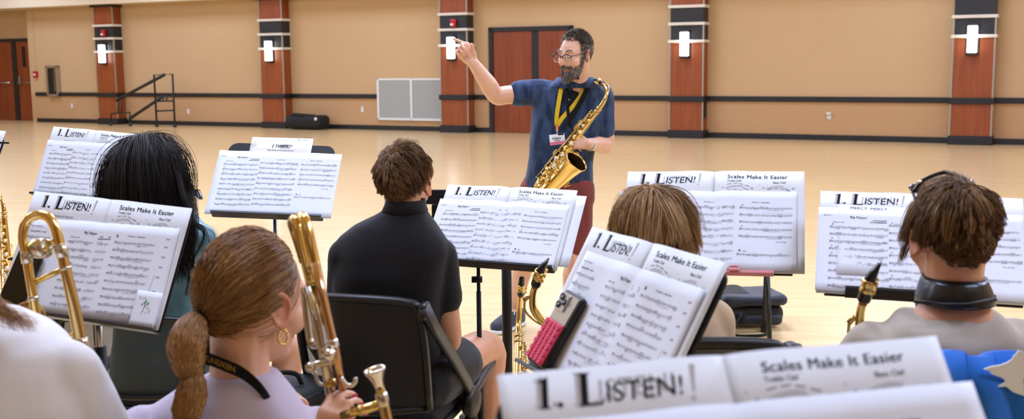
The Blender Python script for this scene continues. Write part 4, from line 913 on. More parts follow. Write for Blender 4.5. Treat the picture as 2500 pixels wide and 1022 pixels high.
def grow(F, n, seed, whorl, length, lift=.012, grav=.1, noise=.25, clump=.6, nclump=160, steps=9, region=scalp, flow=None, nscale=30., jitter=.15, push=0.):
    """strands over the scalp, flowing away from the whorl (local), kept outside the skull, pulled down by weight"""
    g = np.random.default_rng(seed); d = sphere_pts(n * 4, g); L_ = SC_C + d * SC_R; d = d[region(L_)][:n]; p = SC_C + d * SC_R; n = len(p)
    w = np.array(whorl, float); w /= np.linalg.norm(w); nrm = d / SC_R; nrm /= np.linalg.norm(nrm, axis=1)[:, None]
    v = p - (SC_C + w * SC_R); v = v - nrm * (v * nrm).sum(1)[:, None]; v /= np.linalg.norm(v, axis=1)[:, None] + 1e-6
    if flow is not None: v = flow(p, v, nrm)
    v = v + nrm * (.35 + push) + g.normal(size=v.shape) * jitter; v /= np.linalg.norm(v, axis=1)[:, None]
    L0 = length(p) * g.uniform(.55, 1.12, n); st = (L0 / steps)[:, None]; h = g.uniform(.15, 1, n) * lift; dn = np.array(F.to_3x3().normalized().inverted() @ Vector((0, 0, -1)))
    out = [p]; sd = int(g.integers(1e6))
    for k in range(steps):
        t = (k + 1) / steps; q = p + g.normal(size=p.shape) * 0
        nz = np.stack([vnoise(q, nscale, sd + c) for c in range(3)], 1) * noise
        v = v + dn * grav * (.4 + t) + nz * .35; v /= np.linalg.norm(v, axis=1)[:, None]; pn = p + v * st
        rad = SC_R + (h * min(1, t * 2.2) * np.clip((pn[:, 2] + .06) / .13, .3, 1))[:, None]; e = (pn - SC_C) / rad; l = np.linalg.norm(e, axis=1); ins = l < 1
        pn[ins] = (SC_C + e * rad / np.maximum(l, 1e-6)[:, None])[ins]
        v = (pn - p); v /= np.linalg.norm(v, axis=1)[:, None] + 1e-9; p = pn; out.append(p)
    P = np.stack(out, 1)
    if clump > 0:
        gi = g.choice(n, min(nclump, n), replace=False); d2 = ((P[:, None, 0] - P[None, gi, 0]) ** 2).sum(-1); own = gi[d2.argmin(1)]
        t = (np.linspace(0, 1, steps + 1) ** 1.3 * clump)[None, :, None]; P = P * (1 - t) + (P[own] + (P[:, :1] - P[own][:, :1]) * .25) * t; rv = np.clip(.55 * g.random(len(P)) + .45 * g.random(n)[own], 0, 1)
    else: rv = g.random(n)
    Fm = np.array(F); return P @ Fm[:3, :3].T + Fm[:3, 3], rv
def hand(mb, wrist, d, nrm, side, curls, s=1., thumb=(35, 20, 25), spread=5.):
    """palm and five fingers; d finger direction, nrm out of the palm, side +1 when the thumb lies towards d x nrm"""
    d = Vector(d).normalized(); nrm = Vector(nrm); nrm = (nrm - d * nrm.dot(d)).normalized(); x = d.cross(nrm) * side; w = Vector(wrist); tips = []
    mb.loft([(w + d * a * s, x * b * s, nrm * c * s, 2.6) for a, b, c in ((-.02, .026, .02), (0, .028, .0195), (.03, .038, .0185), (.065, .043, .016), (.088, .042, .0135), (.096, .037, .009))], 20)
    for i, (o, l, r) in enumerate(((.031, .072, .0088), (.0105, .080, .0092), (-.0105, .074, .0088), (-.031, .058, .0078))):
        p = w + (d * (.088 - .004 * abs(i - 1)) + x * o) * s; a = 0; dv = (d + x * math.tan(R(curls[i][3] if len(curls[i]) > 3 else (1.3 - i) * spread))).normalized(); pts = [p - d * .014 * s, p]; rr = [r * s, r * s]
        for f, c in zip((.46, .30, .24), curls[i][:3]):
            a += R(c); p = p + (dv * math.cos(a) + nrm * math.sin(a)) * l * f * s; pts.append(p); rr.append(r * s * (.95 - .1 * len(pts) / 5))
        mb.limb(pts, rr, 10); tips.append((pts[-1], (pts[-1] - pts[-2]).normalized()))
    p = w + (d * .022 + x * .027 + nrm * .006) * s; pts = [w + (d * .012 + x * .012) * s, p]; rr = [.016 * s, .0135 * s]; a, b_, c = thumb
    dv = (d * math.cos(R(a)) + x * math.sin(R(a)) + nrm * math.sin(R(b_))).normalized(); p = p + dv * .036 * s; pts.append(p); rr.append(.011 * s)
    dv = (dv - x * math.sin(R(c)) + nrm * .2).normalized(); p = p + dv * .030 * s; pts.append(p); rr.append(.0095 * s); mb.limb(pts, rr, 10); tips.append((pts[-1], dv)); return tips
def shoe(parent, ankle, fwd, m, sole, s=1., laces=None):
    f = Vector(fwd); f.z = 0; f.normalize(); x = Vector((f.y, -f.x, 0)); o = Vector((ankle.x, ankle.y, 0)) + f * .035; u = Vector((0, 0, 1))
    k = MB(); k.loft([(o + f * a * s + u * (.022 + c * .5) * 1.0, x * b * s, u * (c * .5 + .012), 2.6) for a, b, c in ((-.115, .02, .03), (-.105, .034, .07), (-.06, .038, .085), (-.01, .042, .075), (.05, .048, .055), (.1, .048, .042), (.14, .04, .032), (.162, .018, .02))], 22); up = k.build('shoe', m, parent)
    k = MB(); k.loft([(o + f * a * s + u * z, x * b * s, f * .0 + u * .0 + f * 0, 2) for a, b, z in ()] or [(o + f * a * s + u * .013, x * b * s, u * .0125, 3.2) for a, b in ((-.122, .02), (-.112, .036), (-.05, .042), (.05, .053), (.11, .052), (.15, .042), (.172, .018))], 20); k.build('sole', sole, up)
    if laces:
        k = MB()
        for i in range(5): a = .0 + i * .02; z = .088 - i * .0085; k.tube([o + f * a + x * -.026 + u * (z - .008), o + f * (a + .006) + u * (z + .006), o + f * (a + .012) + x * .026 + u * (z - .008)], .0038, 6)
        k.tube(smooth_path([o + f * -.005 + u * .095, o + x * .03 + u * .1, o + x * .035 + f * .02 + u * .08], 4), .003, 6); k.tube(smooth_path([o + f * -.005 + u * .095, o - x * .03 + u * .1, o - x * .035 + f * .02 + u * .08], 4), .003, 6); k.build('laces', laces, up)
    return up
def wrinkle(amp=.004, sc=22, seed=1, stretch=(1, 1, .5)):
    st = np.array(stretch); return lambda co, no: co + no * (amp * (vnoise(co * st, sc, seed) * .6 + vnoise(co * st[[1, 2, 0]], sc * 2.1, seed + 1) * .4))[:, None]
def chain(*fs):
    def f(co, no):
        for q in fs: co = q(co, no)
        return co
    return f
def person(loc, label, group=None): return world_empty('person', loc, label, 'person', group)
def body_build(mb, F, parent, m, vox, extra=None, sm=5):
    b = remesh(mb, vox, sm, chain(head_disp(F), *( [extra] if extra else []))); o = b.build('body', m, parent, fix=False)
    attr(o, 'tint', head_tint(F, np.array(b.v))); return o
def clip(mb_out, keep):
    """drop faces of a remeshed garment whose vertices fail keep(co) (open hems and necklines), then give the cloth a thickness"""
    co = np.array(mb_out.v); ok = keep(co); fs = [f for f in mb_out.f if all(ok[i] for i in f)]; used = sorted({i for f in fs for i in f}); ix = {a: b for b, a in enumerate(used)}
    o = MB(); o.v = [mb_out.v[i] for i in used]; o.f = [tuple(ix[i] for i in f) for f in fs]; o.m = [0] * len(o.f); o.sm = [True] * len(o.f); return o
def garment(name, mb, m, parent, vox=.009, sm=5, disp=None, keep=None, thick=.003):
    g = remesh(mb, vox, sm, disp)
    if keep: g = clip(g, keep)
    o = g.build(name, m, parent, fix=False)
    if keep:
        s = o.modifiers.new('thickness', 'SOLIDIFY'); s.thickness = thick; s.offset = -1
    return o
# a nesting chair with a mesh back, local frame: sitter faces +y
M_chair = mat('chair_black', srgb(20, 21, 23), .42); M_arm = mat('chair_grey', srgb(52, 53, 56), .4); M_seat = mat('chair_seat', srgb(22, 22, 24), .9, bump=(400, .4, .002))
M_mesh = mat('chair_mesh', srgb(40, 43, 45), .6, alpha=.6)
def make_chair(label):
    c = empty('band_chair', (0, 0, 0), 0, label, 'chair', 'black mesh back chairs'); V = Vector
    k = MB(); k.box((0, .02, .445), (.46, .46, .05), None, .022, seg=3); k.build('seat', M_seat, c)
    k = MB(); k.box((0, .02, .415), (.48, .47, .025), None, .011, seg=3); k.build('seat_shell', M_chair, c)
    lean = lambda z: -.235 - (z - .47) * .20
    k = MB(); out = smooth_path([(-.225, lean(.5), .5), (-.232, lean(.7), .7), (-.222, lean(.8), .80), (-.19, lean(.83), .828), (0, lean(.84) - .012, .838), (.19, lean(.83), .828), (.222, lean(.8), .80), (.232, lean(.7), .7), (.225, lean(.5), .5)], 4)
    k.tube(out, .0135, 10); k.tube(smooth_path([(-.225, lean(.5), .5), (0, lean(.49) - .035, .49), (.225, lean(.5), .5)], 5), .011, 10); k.build('back_frame', M_chair, c)
    k = MB(); n = 14
    for d in (0, .003):
        for j in range(n + 1):
            for i in range(n + 1):
                u = -1 + 2 * i / n; z = .5 + .325 * j / n; x = u * .226; k.v.append((x, lean(z) - .03 * (1 - u * u) * (1 - (j / n) * .6) + d, z))
    for d in (0, 1):
        for j in range(n):
            for i in range(n): a = d * (n + 1) ** 2 + j * (n + 1) + i; k.f.append((a, a + 1, a + n + 2, a + n + 1)); k.m.append(0); k.sm.append(True)
    k.build('back_mesh', M_mesh, c, fix=False)
    for s in (-1, 1):
        k = MB(); k.loft([(V((s * x, y, z)), V((.013, 0, 0)), V((0, .019, .008)), 4) for x, y, z in ((.252, -.315, .82), (.256, -.25, .74), (.27, -.12, .60), (.276, -.03, .50), (.276, 0, .45))], 12); k.build('side_bar', M_arm, c)
        k = MB(); k.box((s * .243, -.30, .805), (.03, .05, .05), None, .01); k.build('clamp', M_chair, c)
        k = MB(); k.lathe([(0, -.022), (.045, -.02), (.052, -.01), (.052, .012), (.04, .024), (0, .027)], 20, axis_frame((s * .275, .0, .435), (s, 0, 0))); k.build('hub', M_chair, c)
        k = MB(); k.tube(smooth_path([(s * .272, .02, .455), (s * .278, .07, .475), (s * .282, .13, .495), (s * .282, .19, .50)], 4), .019, 10); k.build('armrest', M_arm, c)
        for y in (-.20, .16): k = MB(); k.tube([(s * .27, .01 if y > 0 else -.01, .42), (s * .275, y, .02)], .0125, 10); l_ = k.build('leg', M_chair, c); q = MB(); q.lathe([(0, 0), (.017, 0), (.017, .03), (.0, .035)], 12, Matrix.Translation((s * .275, y * 1.02, 0))); q.build('foot_cap', M_chair, l_)
    return c
# ------------------------------------------------------------------ the players
SKIN = skin_mat('light_skin', srgb(226, 176, 146), srgb(206, 118, 92)); SKIN_L = skin_mat('tanned_skin', srgb(216, 160, 124), srgb(202, 110, 80))
def limbs(mb, pts, rad): mb.limb(smooth_path(pts, 4), np.interp(np.linspace(0, 1, (len(pts) - 1) * 4 + 1), np.linspace(0, 1, len(pts)), rad).tolist(), 14)
def shrink(rings, d): return [(c, A * max(.3, (A.length - d) / A.length), B * max(.3, (B.length - d) / B.length), e) for c, A, B, e in rings]
def legs(skin, wear, hip, yaw, spread, thigh=.43, cover=.75, kz=.52, long=False, rt=.078, rk=.056, kneeL=None, kneeR=None):
    f = Vector((-math.sin(R(yaw)), math.cos(R(yaw)), 0)); x = Vector((f.y, -f.x, 0)); out = []
    for s in (-1, 1):
        h = hip + x * s * .09; k = (kneeL if s < 0 else kneeR) or (h + f * thigh + x * s * spread + Vector((0, 0, kz - h.z))); a = Vector((k.x, k.y, .09)) + f * -.02
        limbs(skin, [h, h.lerp(k, .5), k, k.lerp(a, .3) - f * .012, k.lerp(a, .65), a, a + f * .12 + Vector((0, 0, -.05))], [rt, rt * .88, rk, rk * .98, rk * .68, .038, .03])
        if long: limbs(wear, [h, h.lerp(k, .5), k, k.lerp(a, .4), a + Vector((0, 0, .03))], [rt + .02, rt + .012, rk + .018, rk + .012, .05])
        else: e = h.lerp(k, cover); limbs(wear, [h, h.lerp(e, .5), e], [rt + .022, rt + .016, rt + .006])
        out.append((k, a))
    return f, out
M_sole = mat('white_sole', srgb(222, 222, 218), .6); M_shoe = cloth_mat('dark_shoe', srgb(58, 60, 66)); M_lace = cloth_mat('white_lace', srgb(228, 228, 226))
BROWN = [(0, srgb(64, 45, 29)), (.45, srgb(118, 88, 58)), (.8, srgb(164, 128, 88)), (1, srgb(200, 164, 118))]
# --- boy in the black shirt
Y = 3.2; P = person(Vector((aty(960, 950, Y).x, Y + .05, 0)), 'boy in plain black t-shirt and black shorts, seated with his back to us')
hc = aty(987, 450, Y + .03); F = head_frame(hc, -9, 8, 2, .93); sk = MB(); head_shape(sk, F)
rings = [rp(*a, yaw=-12) for a in ((952, 1030, 500, Y, .105), (915, 1046, 524, Y, .14), (862, 1068, 550, Y, .17), (826, 1090, 578, Y, .19), (812, 1100, 612, Y, .21), (812, 1092, 665, Y, .225), (812, 1084, 730, Y + .01, .23), (815, 1078, 800, Y + .02, .22), (822, 1078, 870, Y + .03, .225), (832, 1086, 930, Y + .04, .24), (838, 1090, 1000, Y + .05, .25))]
nb = aty(988, 505, Y); limbs(sk, [F @ Vector((0, -.022, -.03)), nb.lerp(F @ Vector((0, -.02, -.05)), .5), nb + Vector((0, .0, -.06))], [.055, .052, .06]); sk.loft(shrink(rings, .014), 28)
sh = MB(); sh.loft(rings, 30)
rs, re = aty(1074, 622, Y), aty(1096, 832, Y + .03); rw = re + Vector((-.12, .2, .06)); ls, le = aty(842, 624, Y), aty(830, 810, Y + .12); lw = le + Vector((.16, .18, .1))
for a, b, w in ((rs, re, rw), (ls, le, lw)):
    limbs(sk, [a, a.lerp(b, .55), b, b.lerp(w, .4), w], [.043, .041, .037, .037, .026]); hand(sk, w, (w - b).normalized() + Vector((0, .3, 0)), (0, 0, 1), 1 if a is rs else -1, [(40, 50, 30)] * 4)
e = rs.lerp(re, .50); limbs(sh, [rs, rs.lerp(e, .5), e], [.050, .050, .051]); e = ls.lerp(le, .6); limbs(sh, [ls, ls.lerp(e, .5), e], [.049, .049, .05])
hip = aty(962, 950, Y + .06); hip.z = .53; wr = MB(); wr.loft([(hip + Vector((0, 0, z)), Vector((a, 0, 0)), Vector((0, b, 0)), 2.4) for z, a, b in ((-.07, .13, .1), (-.03, .165, .125), (.05, .162, .118))], 24)
kn = aty(1190, 852, Y + .42); fw, kk = legs(sk, wr, hip, -22, .03, cover=.48, kneeR=kn, kneeL=hip + Vector((-.12, .42, .0)), rt=.084, rk=.060)
body_build(sk, F, P, SKIN_L, .006)
M_bshirt = cloth_mat('black_jersey', srgb(27, 28, 32), .75, sheen=.1); M_bshort = cloth_mat('black_shorts', srgb(17, 18, 21), .7)
garment('shirt', sh, M_bshirt, P, .009, 4, wrinkle(.006, 15, 4, (1, 1, .35)), None)
k = MB(); k.loft([rp(937, 1040, 516, Y, .122, -12), rp(944, 1035, 501, Y, .112, -12), rp(948, 1033, 487, Y + .004, .108, -12)], 30, cap=False); c_ = k.build('collar', M_bshirt, P); s_ = c_.modifiers.new('thickness', 'SOLIDIFY'); s_.thickness = .006; s_.offset = 1
garment('shorts', wr, M_bshort, P, .009, 4, wrinkle(.005, 20, 8))
for k_, a_ in kk: shoe(P, a_, fw, M_shoe, M_sole)
HB = hair_mat('brown_hair', BROWN)
def mop(p): z = p[:, 2]; return np.interp(z, [-.06, -.02, .03, .07, .11], [.010, .018, .034, .055, .062])
hair_cap('hair', F, HB, P, 1.04, tone=.15)
S, rv = grow(F, 5200, 11, (-.2, -.6, .8), mop, .018, .20, .5, .6, 230, 10, nscale=30, jitter=.14, push=-.18); strand_mesh('hair_strands', S, .0010, HB, P, rv)
# --- boy with sunglasses on his head, grey shirt, padded strap
Y = 2.12; P = person(Vector((aty(2325, 1000, Y).x, Y + .05, 0)), 'boy in pale grey t-shirt with sunglasses on his head, seen from behind')
hc = aty(2322, 584, Y + .02); F = head_frame(hc, 1, 6, 0, .92); sk = MB(); head_shape(sk, F)
rings = [rp(*a) for a in ((2256, 2406, 756, Y, .125), (2222, 2436, 768, Y, .15), (2162, 2486, 787, Y, .178), (2088, 2558, 811, Y, .198), (2078, 2575, 842, Y, .215), (2072, 2584, 900, Y, .23), (2080, 2576, 1000, Y, .23), (2095, 2560, 1120, Y + .02, .225), (2100, 2560, 1260, Y + .04, .24), (2100, 2565, 1380, Y + .06, .25))]
nb = aty(2325, 740, Y); limbs(sk, [F @ Vector((0, -.022, -.03)), nb.lerp(F @ Vector((0, -.02, -.05)), .5), nb + Vector((0, 0, -.06))], [.056, .054, .062]); sk.loft(shrink(rings, .032), 28)
sk.loft([rp(2225, 2435, 778, Y - .002, .14), rp(2245, 2415, 752, Y - .002, .128), rp(2262, 2400, 728, Y, .112)], 24)
sh = MB(); sh.loft(rings, 30)
for s, x in ((-1, 2105), (1, 2545)):
    a = aty(x, 862, Y); b = a + Vector((s * .05, .1, -.26)); w = b + Vector((-s * .16, .2, .08)); limbs(sk, [a, a.lerp(b, .5), b, b.lerp(w, .5), w], [.033, .034, .034, .034, .026]); hand(sk, w, w - b, (0, 0, 1), s, [(40, 50, 30)] * 4)
    e = a.lerp(b, .62); limbs(sh, [a, a.lerp(e, .5), e], [.052, .052, .055]); limbs(sh, [nb + Vector((s * .07, 0, -.075)), a + Vector((0, 0, -.004))], [.05, .05])
hip = Vector((aty(2325, 1300, Y).x, Y + .1, .53)); wr = MB(); wr.loft([(hip + Vector((0, 0, z)), Vector((a, 0, 0)), Vector((0, b, 0)), 2.4) for z, a, b in ((-.07, .13, .1), (-.03, .165, .125), (.05, .162, .118))], 24)
fw, kk = legs(sk, wr, hip, 5, .06, cover=.75); body_build(sk, F, P, SKIN_L, .006)
M_gshirt = cloth_mat('grey_jersey', srgb(186, 177, 162), .9)
nk = aty(2328, 722, Y - .05); nk = np.array(nk)
def fold(co, no): d = np.linalg.norm((co - nk) * np.array((1, .6, 1)), axis=1); return co + no * (np.sin(d * 75 + vnoise(co, 14, 5) * 1.6) * .008 * np.exp(-((d - .14) / .10) ** 2))[:, None]
garment('shirt', sh, M_gshirt, P, .008, 3, chain(wrinkle(.006, 16, 9, (1, 1, .6)), fold))
garment('shorts', wr, M_bshort, P, .01, 4, wrinkle(.005, 20, 8))
for k_, a_ in kk: shoe(P, a_, fw, M_shoe, M_sole)
HB2 = hair_mat('light_brown_hair', [(0, srgb(60, 41, 25)), (.45, srgb(110, 80, 51)), (.8, srgb(160, 120, 78)), (1, srgb(204, 162, 110))])
hair_cap('hair', F, HB2, P, 1.04, tone=.15)
def mop2(p): z = p[:, 2]; return np.interp(z, [-.06, -.02, .03, .07, .11], [.006, .010, .026, .05, .085]) * np.where((p[:, 0] < -.03) & (z > .02), 1.7, 1) + np.where(p[:, 1] > .03, .05, 0)
S, rv = grow(F, 6000, 23, (.25, -.25, .95), mop2, .019, .16, .4, .7, 190, 11, nscale=20, jitter=.1, push=.0); strand_mesh('hair_strands', S, .00085, HB2, P, rv)
# neck strap: padded black band round the neck, with its cord
SP = world_empty('neck_strap', nb, 'padded black saxophone strap round the neck of the sunglasses boy', 'neck strap')
k = MB(); k.loft([rp(2246, 2416, 735, Y - .004, .138, 0), rp(2247, 2414, 726, Y - .004, .142), rp(2253, 2408, 705, Y - .002, .137), rp(2259, 2400, 687, Y, .128), rp(2264, 2396, 675, Y + .002, .118)], 36, cap=False); o = k.build('pad', mat('black_vinyl', srgb(16, 16, 18), .3, bump=(60, .2, .004)), SP); s_ = o.modifiers.new('thickness', 'SOLIDIFY'); s_.thickness = .009; s_.offset = 0
k = MB(); k.tube([aty(x, y, Y - .078) for x, y in ((2232, 735), (2300, 742), (2360, 742), (2432, 730))], .0035, 8); k.build('piping', mat('strap_black', srgb(20, 20, 22), .5), SP)
k = MB(); k.tube(smooth_path([aty(x, y, Y - .085 + abs(x - 2365) * .0004) for x, y in ((2312, 736), (2335, 748), (2362, 754), (2395, 748), (2432, 728))], 5), .0022, 8); k.build('cord', mat('strap_cord', srgb(40, 24, 26), .7), SP)
# sunglasses resting on the hair
SG = world_empty('sunglasses', F @ Vector((0, .03, .14)), 'black sunglasses pushed up on the brown hair of the boy at the right', 'sunglasses')
q = lambda *p: F @ Vector(p)
k = MB(); k.tube(smooth_path([q(-.072, .025, .100), q(-.05, .03, .124), q(-.01, .034, .140), q(.01, .034, .140), q(.05, .03, .124), q(.072, .025, .100)], 5), .0042, 8); k.build('frame', M_ebon, SG)
for s in (-1, 1):
    k = MB(); k.tube(smooth_path([q(s * .072, .025, .100), q(s * .074, .005, .085), q(s * .076, -.03, .06), q(s * .074, -.06, .03)], 5), .003, 8); k.build('temple', M_ebon, SG)
    k = MB(); k.ball(q(s * .034, .072, .108), (.027, .005, .020), (F.to_3x3().normalized().to_4x4() @ Matrix.Rotation(R(-58), 4, 'X'))); k.build('lens', M_screen, SG)
    k = MB(); k.ball(q(s * .056, .026, .122), .004, nu=8, nv=6); k.build('hinge', M_silver, SG)
# --- blond boy in beige jacket
Y = 2.52; P = person(Vector((aty(1595, 900, Y).x, Y + .05, 0)), 'child with straight blond hair in beige jacket, back to us')
hc = aty(1590, 576, Y + .02); F = head_frame(hc, 4, 6, -2, .93); sk = MB(); head_shape(sk, F)
rings = [rp(*a) for a in ((1548, 1640, 690, Y, .11), (1495, 1690, 712, Y, .15), (1445, 1735, 738, Y, .18), (1418, 1764, 772, Y, .2), (1412, 1774, 820, Y, .22), (1418, 1772, 900, Y + .01, .23), (1430, 1765, 1000, Y + .02, .23), (1430, 1765, 1140, Y + .04, .24))]
nb = aty(1594, 690, Y); limbs(sk, [F @ Vector((0, -.022, -.03)), nb + Vector((0, 0, .03)), nb + Vector((0, 0, -.06))], [.054, .052, .06]); sk.loft(shrink(rings, .016), 28); sh = MB(); sh.loft(rings, 30)
for s, x in ((-1, 1442), (1, 1742)):
    a = aty(x, 780, Y); b = a + Vector((s * .035, .08, -.25)); w = b + Vector((-s * .12, .2, .1)); limbs(sk, [a, b, w], [.036, .032, .024]); hand(sk, w, w - b, (0, 0, 1), s, [(40, 50, 30)] * 4); limbs(sh, [a, a.lerp(b, .5), b, b.lerp(w, .8)], [.05, .048, .046, .036])
hip = Vector((aty(1595, 1000, Y).x, Y + .1, .53)); wr = MB(); wr.loft([(hip + Vector((0, 0, z)), Vector((a, 0, 0)), Vector((0, b, 0)), 2.4) for z, a, b in ((-.07, .13, .1), (-.03, .16, .12), (.05, .15, .11))], 24)
fw, kk = legs(sk, wr, hip, 8, .05, long=True); body_build(sk, F, P, SKIN, .007)
garment('jacket', sh, cloth_mat('beige_twill', srgb(206, 180, 148), .85), P, .009, 4, wrinkle(.006, 15, 12, (1, 1, .4)))
k = MB(); k.loft([rp(1530, 1658, 704, Y, .135), rp(1538, 1650, 688, Y, .128), rp(1540, 1648, 680, Y, .128)], 28, cap=False); o = k.build('collar', bpy.data.materials['beige_twill'], P); s_ = o.modifiers.new('thickness', 'SOLIDIFY'); s_.thickness = .007
garment('trousers', wr, cloth_mat('dark_denim', srgb(36, 42, 58)), P, .01, 4, wrinkle(.005, 20, 8))
for k_, a_ in kk: shoe(P, a_, fw, M_shoe, M_sole)
BLOND = hair_mat('blond_hair', [(0, srgb(92, 66, 40)), (.4, srgb(166, 127, 84)), (.75, srgb(212, 172, 120)), (1, srgb(232, 202, 156))])
bowl = lambda l: scalp(l) | ((l[:, 2] > -.05) & (l[:, 1] < .0))
hair_cap('hair', F, BLOND, P, 1.05, bowl, .15)
S, rv = grow(F, 6500, 31, (.05, -.1, 1), lambda p: np.clip(.16 - (.12 - p[:, 2]) * .55, .07, .2), .026, .22, .22, .6, 150, 12, region=bowl, nscale=14, jitter=.08, push=.15); strand_mesh('hair_strands', S, .0009, BLOND, P, rv)
# --- girl with long dark hair, teal shirt
Y = 3.72; P = person(Vector((aty(390, 900, Y).x, Y + .05, 0)), 'girl with long straight black hair and teal satin shirt, back to us')
hc = aty(354, 416, Y + .02); F = head_frame(hc, 16, 4, 4, .95); sk = MB(); head_shape(sk, F)
rings = [rp(*a, yaw=8) for a in ((350, 425, 478, Y, .11), (315, 462, 510, Y, .14), (285, 492, 540, Y, .16), (270, 508, 572, Y, .18), (268, 512, 620, Y, .2), (275, 506, 700, Y, .21), (280, 500, 790, Y + .02, .2), (275, 510, 880, Y + .04, .24), (272, 515, 960, Y + .05, .25))]
nb = aty(386, 485, Y); limbs(sk, [F @ Vector((0, -.022, -.03)), nb.lerp(F @ Vector((0, -.02, -.05)), .5), nb + Vector((0, 0, -.06))], [.052, .048, .056]); sk.loft(shrink(rings, .014), 26); sh = MB(); sh.loft(rings, 30)
for s, x in ((-1, 295), (1, 488)):
    a = aty(x, 580, Y); b = a + Vector((s * .045, .06, -.25)); w = b + Vector((-s * .14, .2, .08)); limbs(sk, [a, b, w], [.036, .032, .024]); hand(sk, w, w - b, (0, 0, 1), s, [(40, 50, 30)] * 4); limbs(sh, [a, a.lerp(b, .5), b], [.052, .052, .055])
hip = Vector((aty(420, 930, Y).x, Y + .08, .54)); wr = MB(); wr.loft([(hip + Vector((0, 0, z)), Vector((a, 0, 0)), Vector((0, b, 0)), 2.4) for z, a, b in ((-.08, .13, .1), (-.03, .17, .125), (.05, .16, .118))], 24)
kn = aty(700, 850, Y + .28); fw, kk = legs(sk, wr, hip, -20, .05, cover=.6, kneeR=kn, rt=.082, rk=.058); body_build(sk, F, P, SKIN, .007)
M_teal = mat('teal_satin', srgb(132, 184, 200), .38, spec=.5, sheen=.3, noise=((9, 9, 5), srgb(96, 146, 164), .4, .65)); garment('shirt', sh, M_teal, P, .009, 3, wrinkle(.008, 18, 15, (1, 1, .5)))
garment('shorts', wr, M_bshort, P, .01, 4, wrinkle(.005, 20, 8))
for k_, a_ in kk: shoe(P, a_, fw, M_shoe, M_sole)
DARK = hair_mat('black_hair', [(0, srgb(14, 11, 11)), (.5, srgb(27, 21, 20)), (.85, srgb(44, 34, 32)), (1, srgb(60, 49, 45))], .42, .35)
hair_cap('hair', F, DARK, P, 1.05, bowl, .2)
part = lambda p, v, n: np.stack([np.sign(p[:, 0] + .018 + .001) * 1.0, -.35 + 0 * p[:, 0], -.2 + 0 * p[:, 0]], 1) * .9 + v * .25
S, rv = grow(F, 10000, 41, (-.2, .25, 1), lambda p: np.clip(.36 + (p[:, 2] - .02) * .9 + np.abs(p[:, 0]) * .3, .24, .52), .022, .30, .10, .55, 120, 18, region=bowl, nscale=7, jitter=.05); 
zb = aty(360, 470, Y).z                                               # below the shoulders the hair fans out over the back
t = np.clip((zb - S[:, :, 2]) / .22, 0, 1.4); cx = aty(360, 470, Y).x; S[:, :, 0] = cx + (S[:, :, 0] - cx) * (1 + .5 * t) + .012 * t; S[:, :, 1] = S[:, :, 1] * (1 - np.clip(t, 0, .9)) + np.clip(t, 0, .9) * np.minimum(S[:, :, 1], Y - .115)
xl = aty(470, 520, Y - .1).x; lim = xl - .05 * np.random.default_rng(2).random(len(S))[:, None] ** 2; S[:, :, 0] = np.where((t > .1) & (S[:, :, 0] > lim), lim + (S[:, :, 0] - lim) * .12, S[:, :, 0])
strand_mesh('hair_strands', S, .00085, DARK, P, rv)
g = np.random.default_rng(5); W_ = []
for i in range(60):                                                   # loose locks over the right shoulder
    o = g.normal(0, .012, 3); W_.append(np.array([list(aty(x + o[0] * 300, y + o[2] * 200, Y - .10 + d + o[1])) for x, y, d in ((432, 420, .03), (446, 480, .0), (466, 535, 0), (500 + 30 * g.random() * (i % 2), 572, .02), (470 + 40 * (i % 2), 640, 0), (455 + 10 * (i % 2), 720, -.01))]))
W_ = np.stack([np.array([np.array(v) for v in smooth_path([Vector(p) for p in w], 4)]) for w in W_]); strand_mesh('hair_locks', W_, .0007, DARK, P, g.random(len(W_)))
# --- girl with the bubble ponytail, lilac shirt
Y = 1.93; P = person(Vector((aty(560, 1022, Y).x, Y + .05, 0)), 'girl with brown bubble ponytail and lilac t-shirt holding a trombone')
hc = aty(620, 732, Y + .01); F = head_frame(hc, -35, 8, 3, 1.0); sk = MB(); head_shape(sk, F)
rings = [rp(*a, yaw=-25) for a in ((522, 672, 905, Y - .02, .115), (478, 690, 925, Y - .02, .14), (420, 725, 955, Y - .02, .17), (360, 765, 995, Y - .02, .19), (325, 795, 1040, Y - .02, .2), (315, 805, 1100, Y, .21), (325, 800, 1200, Y, .21), (335, 795, 1330, Y + .02, .22), (325, 805, 1480, Y + .04, .25))]
nb = aty(588, 905, Y - .015); limbs(sk, [F @ Vector((0, -.026, -.03)), (F @ Vector((0, -.028, -.07))).lerp(nb, .4), nb + Vector((0, 0, -.06))], [.054, .05, .058]); sk.loft(shrink(rings, .013), 28); sh = MB(); sh.loft(rings, 30)
ls = aty(345, 1050, Y); le = ls + Vector((.0, .1, -.25)); lw = le + Vector((.16, .22, .1)); limbs(sk, [ls, le, lw], [.037, .033, .024]); hand(sk, lw, lw - le, (0, 0, 1), -1, [(40, 50, 30)] * 4); e = ls.lerp(le, .5); limbs(sh, [ls, e], [.046, .048])
rs = aty(772, 1050, Y); re = aty(800, 1260, Y - .06); wq = aty(806, 1118, 1.72); limbs(sk, [rs, rs.lerp(re, .5), re, re.lerp(wq, .5), wq], [.037, .036, .032, .03, .024]); e = rs.lerp(re, .5); limbs(sh, [rs, e], [.046, .048])
tips = hand(sk, wq, img(.12, .9, .1), img(.5, .1, -.9), 1, [(45, 35, 15), (42, 45, 20), (40, 50, 25), (38, 55, 25)], .84, thumb=(30, 30, 15), spread=7)
hip = Vector((aty(560, 1400, Y).x, Y + .1, .53)); wr = MB(); wr.loft([(hip + Vector((0, 0, z)), Vector((a, 0, 0)), Vector((0, b, 0)), 2.4) for z, a, b in ((-.07, .13, .1), (-.03, .165, .125), (.05, .155, .115))], 24)
fw, kk = legs(sk, wr, hip, -15, .06, cover=.6); body_build(sk, F, P, SKIN, .0042, sm=6)
